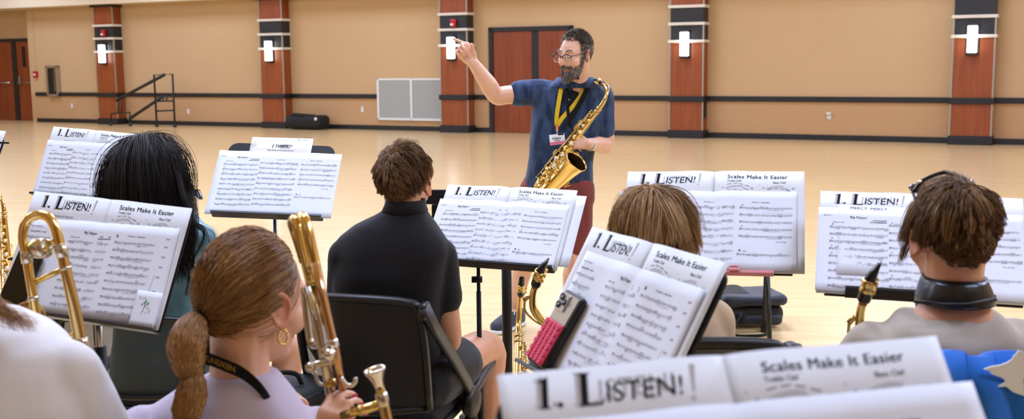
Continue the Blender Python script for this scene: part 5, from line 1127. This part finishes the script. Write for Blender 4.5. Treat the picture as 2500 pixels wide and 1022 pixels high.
M_nail = mat('red_nail', srgb(190, 20, 60), .2, coat=.5); k = None
for p_, d_ in tips:
    k = MB(); n_ = (TOW - d_ * TOW.dot(d_)).normalized(); k.ball(p_ - d_ * .002 + n_ * .0058, (.0052, .0072, .0022), frame((0, 0, 0), d_.cross(n_), d_, n_), 12, 8); k.build('fingernail', M_nail, P)
garment('shirt', sh, cloth_mat('lilac_jersey', srgb(196, 186, 204), .85), P, .008, 4, wrinkle(.004, 16, 19))
garment('shorts', wr, M_bshort, P, .01, 4, wrinkle(.005, 20, 8))
for k_, a_ in kk: shoe(P, a_, fw, M_shoe, M_sole)
HP = hair_mat('honey_brown_hair', [(0, srgb(84, 54, 26)), (.45, srgb(140, 98, 54)), (.8, srgb(182, 136, 82)), (1, srgb(214, 172, 116))], .34, .5)
pony = lambda l: np.where(l[:, 1] > .03, l[:, 2] > .045 + (l[:, 1] - .03) * .6, np.where(l[:, 1] > -.025, l[:, 2] > .022, l[:, 2] > .01 - (-.025 - l[:, 1]) * 1.35))
hair_cap('hair', F, HP, P, 1.05, pony, .25)
tie = np.array(F.inverted() @ aty(492, 778, Y - .07)); g = np.random.default_rng(77); d = sphere_pts(26000, g); Lp = SC_C + d * SC_R; d = d[pony(Lp)][:7000]; te = (tie - SC_C) / SC_R; tr = np.linalg.norm(te); te /= tr
om = np.arccos(np.clip(d @ te, -1, 1))[:, None]; ts = np.linspace(0, 1, 12); S = []
h = g.uniform(.2, 1, len(d))
for t in ts:
    w = (np.sin((1 - t) * om) * d + np.sin(t * om) * te) / np.sin(om); lf = (1 + .10 * h * math.sin(PI * min(1, t * 1.1 + .12)) ** .7 + (tr - 1) * t ** 3)[:, None]; S.append(SC_C + w * SC_R * lf + g.normal(0, .0012, w.shape) * math.sin(PI * t))
S = np.stack(S, 1); Fm = np.array(F); S = S @ Fm[:3, :3].T + Fm[:3, 3]; strand_mesh('hair_strands', S, .0010, HP, P, np.clip(vnoise(d, 16, 3) * .25 + .45 + g.normal(0, .16, len(d)), 0, 1))
tw = [aty(x, y, Y - z) for x, y, z in ((492, 776, .075), (470, 800, .095), (455, 845, .115), (462, 895, .12), (470, 915, .12), (468, 960, .125), (455, 1005, .13), (446, 1030, .13), (440, 1080, .13), (428, 1130, .12))]
pr = [.014, .026, .031, .024, .016, .025, .024, .015, .022, .008]; c_ = smooth_path(tw, 5); r_ = np.interp(np.linspace(0, 1, len(c_)), np.linspace(0, 1, 10), pr); k = MB(); k.tube(c_, (r_ * .84).tolist(), 16); o = k.build('ponytail', HP, P); attr(o, 'rnd', np.full(len(o.data.vertices), .3))
C_ = np.array([list(p) for p in c_]); n = 2600; a = g.uniform(0, 2 * PI, n); q_ = np.sqrt(g.uniform(.55, 1, n)); T_ = np.gradient(C_, axis=0); T_ /= np.linalg.norm(T_, axis=1)[:, None]; A_ = np.array(CR)[None] - T_ * (T_ @ np.array(CR))[:, None]; A_ /= np.linalg.norm(A_, axis=1)[:, None]; B_ = np.cross(T_, A_)
S = C_[None] + (np.cos(a)[:, None] * (r_ * 1.03)[None] * q_[:, None])[..., None] * A_[None] + (np.sin(a)[:, None] * (r_ * 1.03)[None] * q_[:, None])[..., None] * B_[None]; S += g.normal(0, .0008, S.shape)
strand_mesh('ponytail_strands', S, .0010, HP, P, np.clip(.3 + .3 * q_ + g.normal(0, .18, n), 0, 1))
M_elas = cloth_mat('black_elastic', srgb(14, 14, 16))
k = MB(); k.tube([aty(500, 768, Y - .065), aty(478, 790, Y - .088)], [.019, .021], 16); k.build('hair_tie', M_elas, P)
for x, y, z in ((470, 914, .12), (446, 1030, .13)): k = MB(); k.lathe([(.0165, -.003), (.018, 0), (.0165, .003)], 16, axis_frame(aty(x, y, Y - z), (0, 0, 1)), cap=False); k.build('hair_tie', mat('clear_elastic', srgb(150, 112, 72), .4), P)
E_ = F @ Vector((.083, -.004, -.036)); k = MB(); x_ = F.to_3x3() @ Vector((0, .8, 0)); z_ = Vector((0, 0, 1)); pts = [E_ + Vector((0, 0, -.015)) + x_ * .0135 * math.sin(t) + z_ * .0135 * math.cos(t) for t in [2 * PI * i / 28 for i in range(28)]]; k.tube(pts, .0019, 8, closed=True)
for i in range(0, 28, 2): k.ball(pts[i], .0031, nu=8, nv=6)
k.build('earring', M_gold, P)
# lanyard of the ponytail girl with its worn gold print
LN = world_empty('lanyard', nb, 'black lanyard with gold print round the neck of the ponytail girl', 'lanyard'); pts = smooth_path([aty(x, y, Y - z) for x, y, z in ((470, 890, .02), (486, 872, .055), (505, 873, .07), (545, 888, .082), (590, 908, .085), (625, 935, .088), (655, 972, .085), (685, 1030, .07))], 6)
k = MB(); vs = []
for i, p in enumerate(pts): vs += [p + Vector((0, 0, .0105)) + TOW * .002, p - Vector((0, 0, .0105)) + TOW * .007]
m_ = len(vs); vs += [v - TOW * .002 for v in vs]
k.add(vs, [(2 * i, 2 * i + 1, 2 * i + 3, 2 * i + 2) for i in range(len(pts) - 1)] + [(m_ + 2 * i, m_ + 2 * i + 2, m_ + 2 * i + 3, m_ + 2 * i + 1) for i in range(len(pts) - 1)]); k.build('strap', M_elas, LN, fix=False)
gv, gf, gw = glyphs('TUNE/KEN', .0135, .03); k = MB(); ac = [0]
for a, b in zip(pts, pts[1:]): ac.append(ac[-1] + (b - a).length)
def on_l(s, t):
    i = max(j for j in range(len(ac) - 1) if ac[j] <= s); u = (s - ac[i]) / (ac[i + 1] - ac[i]); p = pts[i].lerp(pts[i + 1], u); return p + Vector((0, 0, t)) + TOW * (.0058 - t * .24)
k.add([on_l(.066 + x * .98, y - .0045) for x, y in gv], gf, 0, False); k.build('lettering', mat('gold_print', srgb(150, 116, 40), .5), LN, fix=False)
# --- person in the white shirt at the left edge
Y = 1.78; P = person(Vector((aty(-60, 1022, Y).x, Y + .05, 0)), 'person in white t-shirt with curly blond hair, shoulder only at the left edge')
hc = aty(-250, 590, Y + .02); F = head_frame(hc, -15, 5, 0, .95); sk = MB(); head_shape(sk, F)
rings = [rp(*a) for a in ((-255, -85, 735, Y, .115), (-280, 30, 762, Y, .14), (-310, 118, 800, Y, .17), (-300, 165, 845, Y, .2), (-325, 196, 900, Y, .22), (-335, 215, 980, Y, .23), (-330, 215, 1100, Y, .23), (-320, 210, 1300, Y + .02, .23), (-325, 215, 1550, Y + .04, .25))]
nb = aty(-170, 740, Y); limbs(sk, [F @ Vector((0, -.022, -.03)), nb + Vector((0, 0, -.06))], [.054, .058]); sk.loft(shrink(rings, .014), 28); sh = MB(); sh.loft(rings, 30)
for s, x in ((-1, -290), (1, 168)):
    a = aty(x, 900, Y); b = a + Vector((s * .05, .1, -.25)); w = b + Vector((-s * .14, .22, -.02)) if s < 0 else aty(192, 1130, 1.99); limbs(sk, [a, b, w], [.038, .034, .025]); hand(sk, w, w - b if s < 0 else (0, .15, 1), (0, 0, 1) if s < 0 else (-.3, 1, 0), s, [(40, 50, 30)] * 4); e = a.lerp(b, .6); limbs(sh, [a, a.lerp(e, .5), e], [.05, .052, .056])
hip = Vector((aty(-60, 1500, Y).x, Y + .1, .53)); wr = MB(); wr.loft([(hip + Vector((0, 0, z)), Vector((a, 0, 0)), Vector((0, b, 0)), 2.4) for z, a, b in ((-.07, .13, .1), (-.03, .165, .125), (.05, .155, .115))], 24)
fw, kk = legs(sk, wr, hip, 0, .06, cover=.7); body_build(sk, F, P, SKIN, .008)
garment('shirt', sh, cloth_mat('white_jersey', srgb(228, 228, 232), .85), P, .008, 4, wrinkle(.010, 15, 25, (1, 1, .6)))
garment('shorts', wr, M_bshort, P, .01, 4, wrinkle(.005, 20, 8))
for k_, a_ in kk: shoe(P, a_, fw, M_shoe, M_sole)
CURL = hair_mat('curly_blond_hair', [(0, srgb(176, 132, 92)), (.5, srgb(214, 174, 130)), (1, srgb(242, 212, 174))]); hair_cap('hair', F, CURL, P, 1.05, bowl, .3)
S, rv = grow(F, 4200, 51, (.05, -.1, 1), lambda p: .12 + .03 * np.abs(p[:, 0]) / .07, .02, .22, .9, .6, 120, 18, region=bowl, nscale=26, jitter=.12, push=.2); strand_mesh('hair_strands', S, .0010, CURL, P, rv)
g = np.random.default_rng(8); W_ = []
for i in range(240):
    u = g.random(); x0, y0 = -90 + 60 * g.random(), 690 + 30 * g.random(); x1, y1 = 10 + 90 * u, 775 + 28 * g.random() + 10 * u; ph = g.uniform(0, 6); W_.append(np.array([np.array(aty(x0 + (x1 - x0) * t + 7 * math.sin(9 * t + ph), y0 + (y1 - y0) * t ** .8 + 6 * math.cos(11 * t + ph), Y - .085 - .02 * g.random() * t)) for t in np.linspace(0, 1, 18)]))
strand_mesh('hair_locks', np.stack(W_), .00042, CURL, P, g.random(len(W_)))
# ------------------------------------------------------------------ the standing conductor
Y = 6.05; P = person(on_floor(1330, 800), 'bearded man in blue polo and glasses standing and pointing, saxophone in hand')
hc = aty(1404, 132, 5.88); F = head_frame(hc, 138, 9, -4, .97); sk = MB(); head_shape(sk, F); q = lambda *p: F @ Vector(p)
for s in (-1, 1): sk.ball(q(s * .032, .0815, .006), .0135, nu=14, nv=10)
rings = [rp(*a, yaw=8) for a in ((1366, 1442, 196, 6.0, .15), (1342, 1464, 206, 6.0, .18), (1320, 1480, 218, 6.02, .2), (1304, 1491, 236, 6.04, .22), (1297, 1488, 265, 6.05, .235), (1295, 1474, 300, 6.05, .24), (1292, 1458, 340, 6.05, .235), (1290, 1450, 380, 6.06, .235), (1284, 1447, 410, 6.06, .235), (1277, 1448, 440, 6.07, .24), (1271, 1450, 460, 6.07, .245))]
nb = aty(1408, 205, 6.0); limbs(sk, [q(0, -.03, -.03), q(0, -.025, -.08).lerp(nb, .4), nb + Vector((0, .01, -.08))], [.060, .060, .072]); sk.loft(shrink(rings, .014), 28); sh = MB(); sh.loft(rings, 32)
# raised right arm, pointing hand
a, b, w = aty(1322, 224, 6.03), aty(1212, 234, 5.96), aty(1154, 152, 5.86)
limbs(sk, [a, a.lerp(b, .45), a.lerp(b, .8), b, b.lerp(w, .35), b.lerp(w, .75), w], [.056, .053, .05, .047, .047, .036, .029])
hand(sk, w, img(-.58, .80, .1), img(-.2, 0, 1), 1, [(12, 6, 4, -33), (70, 80, 45), (78, 85, 50), (82, 85, 50)], 1.08, thumb=(22, 40, -8), spread=4)
e = a.lerp(b, .50); limbs(sh, [aty(1345, 228, 6.03), a, a.lerp(e, .6), e], [.07, .072, .07, .068])
# left arm down to the saxophone
a, b, w = aty(1470, 232, 6.06), aty(1478, 352, 6.08), aty(1438, 352, 5.84)
limbs(sk, [a, a.lerp(b, .5), b, b.lerp(w, .4), w], [.056, .052, .048, .043, .029])
hand(sk, w, img(-.95, .12, .05), img(-.15, -.1, -1), -1, [(38, 52, 34), (40, 56, 36), (42, 58, 38), (44, 60, 40)], .82, thumb=(40, 25, 15), spread=3)
e = a.lerp(b, .72); limbs(sh, [aty(1462, 228, 6.05), a, a.lerp(e, .6), e], [.062, .066, .062, .060])
# legs, shorts, shoes
wr = MB(); wr.loft([rp(1284, 1440, 428, 6.07, .2), rp(1270, 1451, 450, 6.07, .25), rp(1268, 1452, 490, 6.08, .26), rp(1285, 1440, 520, 6.08, .2)], 26); ank = []
for h_, k_, a_, hem in (((1316, 488, 6.08), (1284, 622, 6.0), (1254, 762, 6.06), (1290, 604, 6.02)), ((1405, 488, 6.08), (1404, 628, 6.04), (1388, 772, 6.16), (1411, 598, 6.05))):
    h, k, an, hm = aty(*h_), aty(*k_), aty(*a_), aty(*hem); an.z = .1; calf = k.lerp(an, .35) + Vector((0, .03, 0))
    limbs(sk, [h, h.lerp(k, .5), k + Vector((0, 0, .03)), k - Vector((0, 0, .05)), calf, k.lerp(an, .75), an, an + Vector((-.05, -.08, -.055))], [.085, .075, .055, .05, .056, .042, .037, .03])
    limbs(wr, [h, h.lerp(hm, .5), hm], [.098, .088, .078]); ank.append(an)
SKM = skin_mat('fair_ruddy_skin', srgb(228, 182, 154), srgb(206, 118, 96))
bo = body_build(sk, F, P, SKM, .0048, sm=4)
def mel(nm, a_, b_): return cloth_mat(nm, a_, .85, noise=((26, 26, 9), b_, .4, .62))
M_polo = mel('heather_blue_knit', srgb(30, 46, 76), srgb(58, 80, 116)); garment('shirt', sh, M_polo, P, .009, 3, wrinkle(.011, 14, 33, (1, 1, .6)))
M_dk = cloth_mat('dark_navy_knit', srgb(24, 30, 44))
k = MB(); k.loft([rp(1340, 1466, 214, 6.0, .20, 8), rp(1352, 1456, 202, 6.0, .185, 8), rp(1362, 1446, 190, 6.0, .165, 8)], 30, cap=False); o = k.build('collar', M_polo, P); s_ = o.modifiers.new('thickness', 'SOLIDIFY'); s_.thickness = .007; s_.offset = 1
fr = lambda x, y, d=0.: aty(x, y, 5.915 - d)
k = MB()
def strip(mb, pts, wd, th=.003, up=None):
    P_ = smooth_path(pts, 5); vs = []
    for i, p in enumerate(P_):
        t = (P_[min(i + 1, len(P_) - 1)] - P_[max(i - 1, 0)]).normalized(); x = t.cross(TOW).normalized() * wd / 2; vs += [p - x + TOW * th, p + x + TOW * th, p + x, p - x]
    n = len(P_); mb.add(vs, [(4 * i + j, 4 * i + (j + 1) % 4, 4 * i + 4 + (j + 1) % 4, 4 * i + 4 + j) for i in range(n - 1) for j in range(4)] + [(3, 2, 1, 0), (4 * n - 4, 4 * n - 3, 4 * n - 2, 4 * n - 1)], 0, False)
strip(k, [fr(1398, 205, -.02), fr(1400, 225, -.005), fr(1402, 262, .012)], .055); k.build('placket', M_dk, P)
k = MB(); k.lathe([(0, 0), (.0055, .001), (.0055, .003), (0, .003)], 12, axis_frame(fr(1388, 243, .016), TOW)); k.build('button', M_nickel, P)
M_mar = cloth_mat('maroon_twill', srgb(128, 62, 58), .8, noise=((10, 10, 6), srgb(116, 54, 50), .4, .6)); garment('shorts', wr, M_mar, P, .009, 4, wrinkle(.007, 14, 35, (1, 1, .4)))
M_sneak = cloth_mat('grey_knit_shoe', srgb(62, 66, 76)); M_white2 = mat('shoe_rubber', srgb(226, 226, 224), .5)
shoe(P, ank[0], Vector((-.55, -.83, 0)), M_sneak, M_white2, 1.0, M_lace); shoe(P, ank[1], Vector((.1, -1, 0)), M_sneak, M_white2, 1.0, M_lace)
# hair, beard, brows
GREY = hair_mat('greying_hair', [(0, srgb(60, 48, 40)), (.4, srgb(98, 85, 74)), (.7, srgb(156, 146, 136)), (1, srgb(224, 219, 212))], .5)
cut = lambda l: np.where(l[:, 1] > .03, l[:, 2] > .076 + (l[:, 1] - .03) * .22, np.where(l[:, 1] > -.015, (l[:, 2] > .02), l[:, 2] > -.015 - (-.015 - l[:, 1]) * .5))
hair_cap('hair', F, GREY, P, 1.03, cut, .2)
S, rv = grow(F, 5200, 61, (0, -.6, .8), lambda p: np.interp(p[:, 2], [-.02, .04, .1], [.007, .010, .015]), .014, .05, .5, .3, 300, 5, region=cut, nscale=40, jitter=.18, push=.15)
strand_mesh('hair_strands', S, .0010, GREY, P, np.clip(rv * .8 + .25 * (S[:, 0, 2] < hc.z + .05), 0, 1))
me = bo.data; n = len(me.vertices); co = np.empty(n * 3); me.vertices.foreach_get('co', co); co = co.reshape(-1, 3) + np.array(P['_w']); no = np.empty(n * 3); me.vertices.foreach_get('normal', no); no = no.reshape(-1, 3)
I = np.array(F.inverted()); l = co @ I[:3, :3].T + I[:3, 3]; Rn = np.array(F.to_3x3().normalized().inverted()); ln = no @ Rn.T
x, y, z = np.abs(l[:, 0]), l[:, 1], l[:, 2]; near = np.linalg.norm(l, axis=1) < .16
lips = (x < .026) & (np.abs(z + .0695) < .0085) & (y > .08)
jaw = near & (z < -.03 - np.clip(y, 0, .09) * .36) & (y > .0) & (z > -.13) & (ln[:, 1] > -.55) & ~lips & ~((x < .012) & (z > -.05))
mou = near & (x < .034) & (z < -.047) & (z > -.062) & (y > .075)
side = near & (x > .05) & (y > -.004) & (y < .03) & (z < .012) & (z > -.07) & (x < .078)
idx = np.where(jaw | mou | side)[0]; g = np.random.default_rng(9); idx = g.choice(idx, 5200); p0 = l[idx] + g.normal(0, .0012, (len(idx), 3)); nn = ln[idx]
chin = np.clip((p0[:, 1] - .03) / .06, 0, 1) * np.clip((-.05 - p0[:, 2]) / .05, 0, 1); Ln = (.012 + .030 * chin) * g.uniform(.7, 1.15, len(idx)); Ln[mou[idx]] = .012
dv = nn * .35 + np.array((0, .12, -.75)) + np.sign(p0[:, :1]) * mou[idx][:, None] * np.array((.8, 0, 0)) + g.normal(0, .13, nn.shape); dv /= np.linalg.norm(dv, axis=1)[:, None]
S = [p0]; p = p0; v = dv
for k_ in range(5): v = v + g.normal(0, .10, v.shape) + np.array((0, -.0, -.12)); v /= np.linalg.norm(v, axis=1)[:, None]; p = p + v * Ln[:, None] / 5; S.append(p)
S = np.stack(S, 1); Fm = np.array(F); S = S @ Fm[:3, :3].T + Fm[:3, 3]; strand_mesh('beard', S, .0010, GREY, P, np.clip(g.random(len(idx)) * .75 + .25 * (np.abs(p0[:, 0]) > .03) + .15 * chin, 0, 1))
for s in (-1, 1):
    B_ = [];
    for i in range(90):
        t = g.random(); a = np.array((s * (.016 + .036 * t), .098 - .020 * t * t, .027 + .009 * math.sin(PI * t * .8))) + g.normal(0, .0018, 3) * np.array((1, .3, 1)); B_.append([a + np.array((s * .7, .35, .35)) * u for u in (0, .004, .008)])
    B_ = np.array(B_) @ Fm[:3, :3].T + Fm[:3, 3]; strand_mesh('eyebrow', B_, .0009, GREY, P, g.random(len(B_)) * .6)
    k = MB(); k.tube([q(s * (.032 + .0135 * math.sin(t)), .0935 - .004 * abs(math.sin(t)), -.001 - .003 * math.cos(t)) for t in np.linspace(-1.3, 1.3, 9)], .0013, 6); k.build('eyelashes', M_ebon, P)
    k = MB(); k.ball(q(s * .032, .0805, -.001), .0110, nu=12, nv=8); k.build('eye', mat('eye_white', srgb(206, 196, 188), .2), P)
k = MB(); k.ball(q(0, .0915, -.0695), (.013, .005, .0035), F.to_3x3().normalized().to_4x4(), 12, 8); k.build('mouth', mat('mouth_dark', srgb(70, 24, 22), .4), P)
# eyeglasses
EG = world_empty('eyeglasses', q(0, .11, .005), 'dark rimmed eyeglasses worn low on the bearded man\u2019s nose', 'glasses'); M_tort = mat('dark_tortoise', srgb(48, 28, 20), .2); M_lens = mat('lens_glass', srgb(235, 240, 240), .02, spec=.5, alpha=.03)
for s in (-1, 1):
    def rim(t): ct, st = math.cos(t), math.sin(t); f = lambda u: math.copysign(abs(u) ** .72, u); return q(s * .0335 + .0265 * f(ct), .117 - .0035 * abs(f(ct) + s * .6), -.004 + .0215 * f(st) - (.0 if st > 0 else .002))
    k = MB(); pts = [rim(2 * PI * i / 32) for i in range(32)]; k.tube(pts[:17], .0026, 8); k.build('upper_rim', M_tort, EG); k = MB(); k.tube(pts[16:] + pts[:1], .0013, 8); k.build('lower_rim', M_nickel, EG)
    k = MB(); c = q(s * .0335, .1165, -.004); vs = [c] + pts; k.add(vs + [v + (F.to_3x3().normalized() @ Vector((0, -.0015, 0))) for v in vs], [(0, 1 + i, 1 + (i + 1) % 32) for i in range(32)] + [(33, 34 + (i + 1) % 32, 34 + i) for i in range(32)]); k.build('lens', M_lens, EG)
    k = MB(); k.tube(smooth_path([q(s * .061, .113, .010), q(s * .072, .10, .012), q(s * .080, .05, .014), q(s * .0815, .0, .017), q(s * .080, -.018, .008)], 4), .0026, 8); k.build('temple', M_tort, EG)
k = MB(); k.tube(smooth_path([q(-.009, .117, .004), q(0, .1195, .009), q(.009, .117, .004)], 4), .0024, 8); k.build('bridge', M_tort, EG)
# watch, ring
W_ = world_empty('wristwatch', aty(1436, 354, 5.86), 'pale watch band on the bearded man\u2019s wrist', 'watch'); k = MB(); d_ = aty(1478, 352, 6.08) - aty(1438, 352, 5.84); F2 = axis_frame(aty(1440, 352.5, 5.855), d_); k.lathe([(.031, -.011), (.0345, -.010), (.0345, .010), (.031, .011)], 24, F2, cap=False); k.build('band', mat('pale_watch_band', srgb(206, 204, 190), .4), W_)
# lanyard and badge
M_yel = cloth_mat('yellow_ribbon', srgb(222, 186, 36), .6)
LY = world_empty('lanyard', fr(1362, 300), 'yellow lanyard hanging round the bearded man\u2019s neck, holding his name badge', 'lanyard')
k = MB(); strip(k, [aty(1374, 196, 5.93), fr(1370, 215, .0), fr(1364, 250, .014), fr(1359, 285, .018), fr(1359, 306, .02)], .022); k.build('ribbon', M_yel, LY)
k = MB(); strip(k, [aty(1434, 192, 5.95), fr(1424, 222, .0), fr(1400, 258, .016), fr(1375, 285, .024), fr(1361, 306, .025)], .022); k.build('ribbon', M_yel, LY)
k = MB(); strip(k, [fr(1360, 304, .027), fr(1360, 318, .027)], .014, .006); k.build('crimp', mat('orange_clip', srgb(226, 140, 60), .4), LY)
k = MB(); k.tube([fr(1360, 316, .03), fr(1361, 328, .03)], .004, 8); k.build('hook', M_nickel, LY)
BD = world_empty('name_badge', fr(1360, 340, .03), 'white and pink name badge hanging from the yellow lanyard', 'badge'); ax = (fr(1378, 337, .03) - fr(1343, 341, .03)).normalized(); uy = (CU - ax * CU.dot(ax)).normalized(); Fb = frame(fr(1360.5, 340, .035), ax, uy, ax.cross(uy))
MB().box((0, 0, 0), (.082, .056, .002), Fb, .0008).build('card', M_paper, BD); MB().box((0, -.0195, .0012), (.082, .016, .0012), Fb).build('stripe', mat('pink_print', srgb(232, 120, 150), .5), BD); MB().box((.022, .024, .0012), (.03, .007, .001), Fb).build('slot', M_ebon, BD)
k = MB()
for tx, sx, sy, sz in (('Adam', -.026, .0005, .0195), ('DeVault', -.017, -.0095, .0095)): v_, f_, _w = glyphs(tx, sz, .02); k.add([Fb @ Vector((sx + a_, sy + b_, .0016)) for a_, b_ in v_], f_, 0, False)
k.build('lettering', M_ink, BD, fix=False)
NS = world_empty('neck_strap', fr(1392, 260), 'black saxophone strap of the bearded man, beside the yellow ribbon', 'neck strap')
k = MB(); strip(k, [aty(1384, 200, 5.935), fr(1384, 225, .012), fr(1386, 265, .024), fr(1389, 290, .032)], .016); k.build('webbing', M_elas, NS)
k = MB(); strip(k, [aty(1440, 190, 5.95), fr(1432, 220, .006), fr(1410, 262, .026), fr(1391, 290, .034)], .026); k.build('webbing', M_elas, NS)
k = MB(); strip(k, [fr(1390, 288, .036), fr(1389, 306, .036)], .02, .007); k.build('slider', M_ebon, NS); k = MB(); k.tube([fr(1389, 305, .04), fr(1392, 322, .05), fr(1400, 334, .06)], .005, 8); k.build('hook', M_ebon, NS)
# ------------------------------------------------------------------ chairs, bags and the jacket
ch = make_chair('black mesh back chair of the boy in the black t-shirt')
def put(o, x, y, yaw, zs=1., sx=1., sy=1.): o.location = (x, y, 0); o.rotation_euler = (0, 0, R(yaw)); o.scale = (sx, sy, zs)
chairs = [(ch, -.345, 3.39, -14, .985, .8, 1.2)]
for lab, x, y, yaw, zs in (('black chair under the dark haired girl in teal', aty(405, 900, 3.78).x, 3.80, -6, .80), ('black chair of the child in the beige jacket', aty(1598, 900, 2.6).x, 2.60, 2, 1.05),
        ('high black mesh back chair draped with a blue jacket', aty(2330, 900, 2.22).x, 2.20, 3, 1.09), ('black chair under the ponytail girl', aty(560, 1022, 2.0).x, 2.03, -12, .92),
        ('black chair under the person in the white t-shirt', aty(-60, 1022, 1.88).x, 1.90, 0, .92), ('empty black chair standing behind the pink lipped stand, backpack beneath', aty(1745, 800, 5.75).x, 5.78, -8, 1.0)):
    c = copy_tree(ch); c['label'] = lab; chairs.append((c, x, y, yaw, zs))
for c in chairs: put(*c)
bpy.context.view_layer.update()
# blue jacket over the high chair back
J = world_empty('folded_jacket', (aty(2420, 880, 1.92).x, 1.9, .9), 'bright blue jacket with white print draped over the chair back', 'jacket')
vz = .945; k = MB(); x0, x1 = aty(2262, 880, 1.93).x, aty(2560, 880, 1.93).x; vs = []; fs = []; nx, ny = 26, 14
for j in range(ny + 1):
    for i in range(nx + 1):
        x = x0 + (x1 - x0) * i / nx; t = j / ny; s = (t - .45) * .30
        y, z = (1.865 - .012, vz - (-s)) if s < -.018 else ((1.915, vz - s) if s > .018 else (1.888 + s * 1.6, vz + .012 * math.cos(s / .018 * PI / 2)))
        if s < -.018: z = vz + s
        vs.append((x + .006 * math.sin(9 * t + i), y - .006 * math.sin(i * .7 + 5 * t), z + .005 * math.sin(i * .5)))
for j in range(ny):
    for i in range(nx): a = j * (nx + 1) + i; fs.append((a, a + 1, a + nx + 2, a + nx + 1))
k.add(vs, fs); o = k.build('cloth', cloth_mat('blue_cloth', srgb(34, 108, 206), .8), J); sd = o.modifiers.new('thickness', 'SOLIDIFY'); sd.thickness = .012; sd.offset = 0
q_ = MB(); g = random.Random(3)
n = 40; c0 = aty(2500, 912, 1.845); pts = [(c0.x + (.045 + .018 * math.sin(5 * a) + .01 * g.random()) * math.cos(a), c0.y, c0.z + (.030 + .008 * math.sin(4 * a + 1) + .006 * g.random()) * math.sin(a)) for a in [2 * PI * i / n for i in range(n)]]
q_.add(pts + [(p[0], p[1] + .004, p[2]) for p in pts], [tuple(range(n)), tuple(range(2 * n - 1, n - 1, -1))] + [(i, n + i, n + (i + 1) % n, (i + 1) % n) for i in range(n)], 0, False); q_.build('print', cloth_mat('white_print', srgb(226, 226, 222)), J)
# backpack on the floor under the empty chair
M_navy = mat('navy_nylon', srgb(24, 34, 52), .6, sheen=.2, bump=(300, .2, .002)); M_nyl = mat('black_nylon_cloth', srgb(18, 18, 20), .65, bump=(300, .2, .002))
B = world_empty('backpack', on_floor(1800, 800), 'dark navy backpack lying on the floor beneath the empty chair', 'backpack')
c = on_floor(1805, 796); F = Matrix.Translation((c.x, c.y + .1, 0)) @ Matrix.Rotation(R(4), 4, 'Z')
def dent(co, no): co = co + no * (vnoise(co, 16, 2) * .01)[:, None]; co[:, 2] = np.maximum(co[:, 2], .004); return co
k = MB(); k.box((-.02, 0, .075), (.50, .34, .10), F, .045, seg=3); k.box((-.1, .02, .14), (.36, .30, .10), F, .045, seg=3); remesh(k, .016, 5, dent).build('bag_body', M_nyl, B)
k = MB(); k.box((.06, -.03, .155), (.36, .32, .055), F, .025, seg=3); remesh(k, .012, 4, dent).build('flap', M_navy, B)
k = MB(); k.box((.1, -.12, .05), (.24, .12, .07), F, .03, seg=3); remesh(k, .012, 4, dent).build('pocket', M_navy, B)
k = MB(); k.tube([F @ Vector(p) for p in ((-.1, -.165, .165), (.05, -.175, .172), (.2, -.16, .165), (.238, -.05, .16))], .005, 6); k.build('zipper', M_elas, B)
k = MB(); k.tube(smooth_path([F @ Vector(p) for p in ((-.02, -.17, .09), (-.1, -.3, .012), (.0, -.36, .01), (.1, -.3, .012), (.12, -.18, .06))], 6), .010, 8, flat=(1, .5)); k.build('strap', M_elas, B)
# black instrument case standing behind the ponytail girl's shoulder
IC = world_empty('instrument_case', (aty(715, 985, 2.95).x, 3.0, 0), 'black soft instrument case with metal zipper pulls beside the ponytail girl', 'case')
F = Matrix.Translation((aty(712, 985, 2.95).x, 3.02, 0)) @ Matrix.Rotation(R(-22), 4, 'Z'); zt = aty(712, 952, 2.95).z
k = MB(); k.box((0, 0, zt / 2), (.20, .24, zt), F, .035, seg=3); k.build('case_body', M_nyl, IC, auto=40)
k = MB(); k.tube([F @ Vector(p) for p in ((-.088, -.105, zt - .012), (.088, -.105, zt - .012), (.09, .1, zt - .012))], .005, 6); k.tube([F @ Vector(p) for p in ((-.088, -.122, .05), (-.088, -.122, zt - .05))], .005, 6); k.build('zipper', M_band, IC)
for x in (-.045, .0): k = MB(); k.box((x, -.07, zt + .003), (.05, .018, .005), F, .002); k.build('zipper_pull', M_nickel, IC)
k = MB(); k.tube(smooth_path([F @ Vector(p) for p in ((-.07, .0, zt - .005), (-.06, 0, zt + .022), (.0, 0, zt + .026), (.02, 0, zt - .005))], 4), .007, 8); k.build('handle', M_elas, IC)
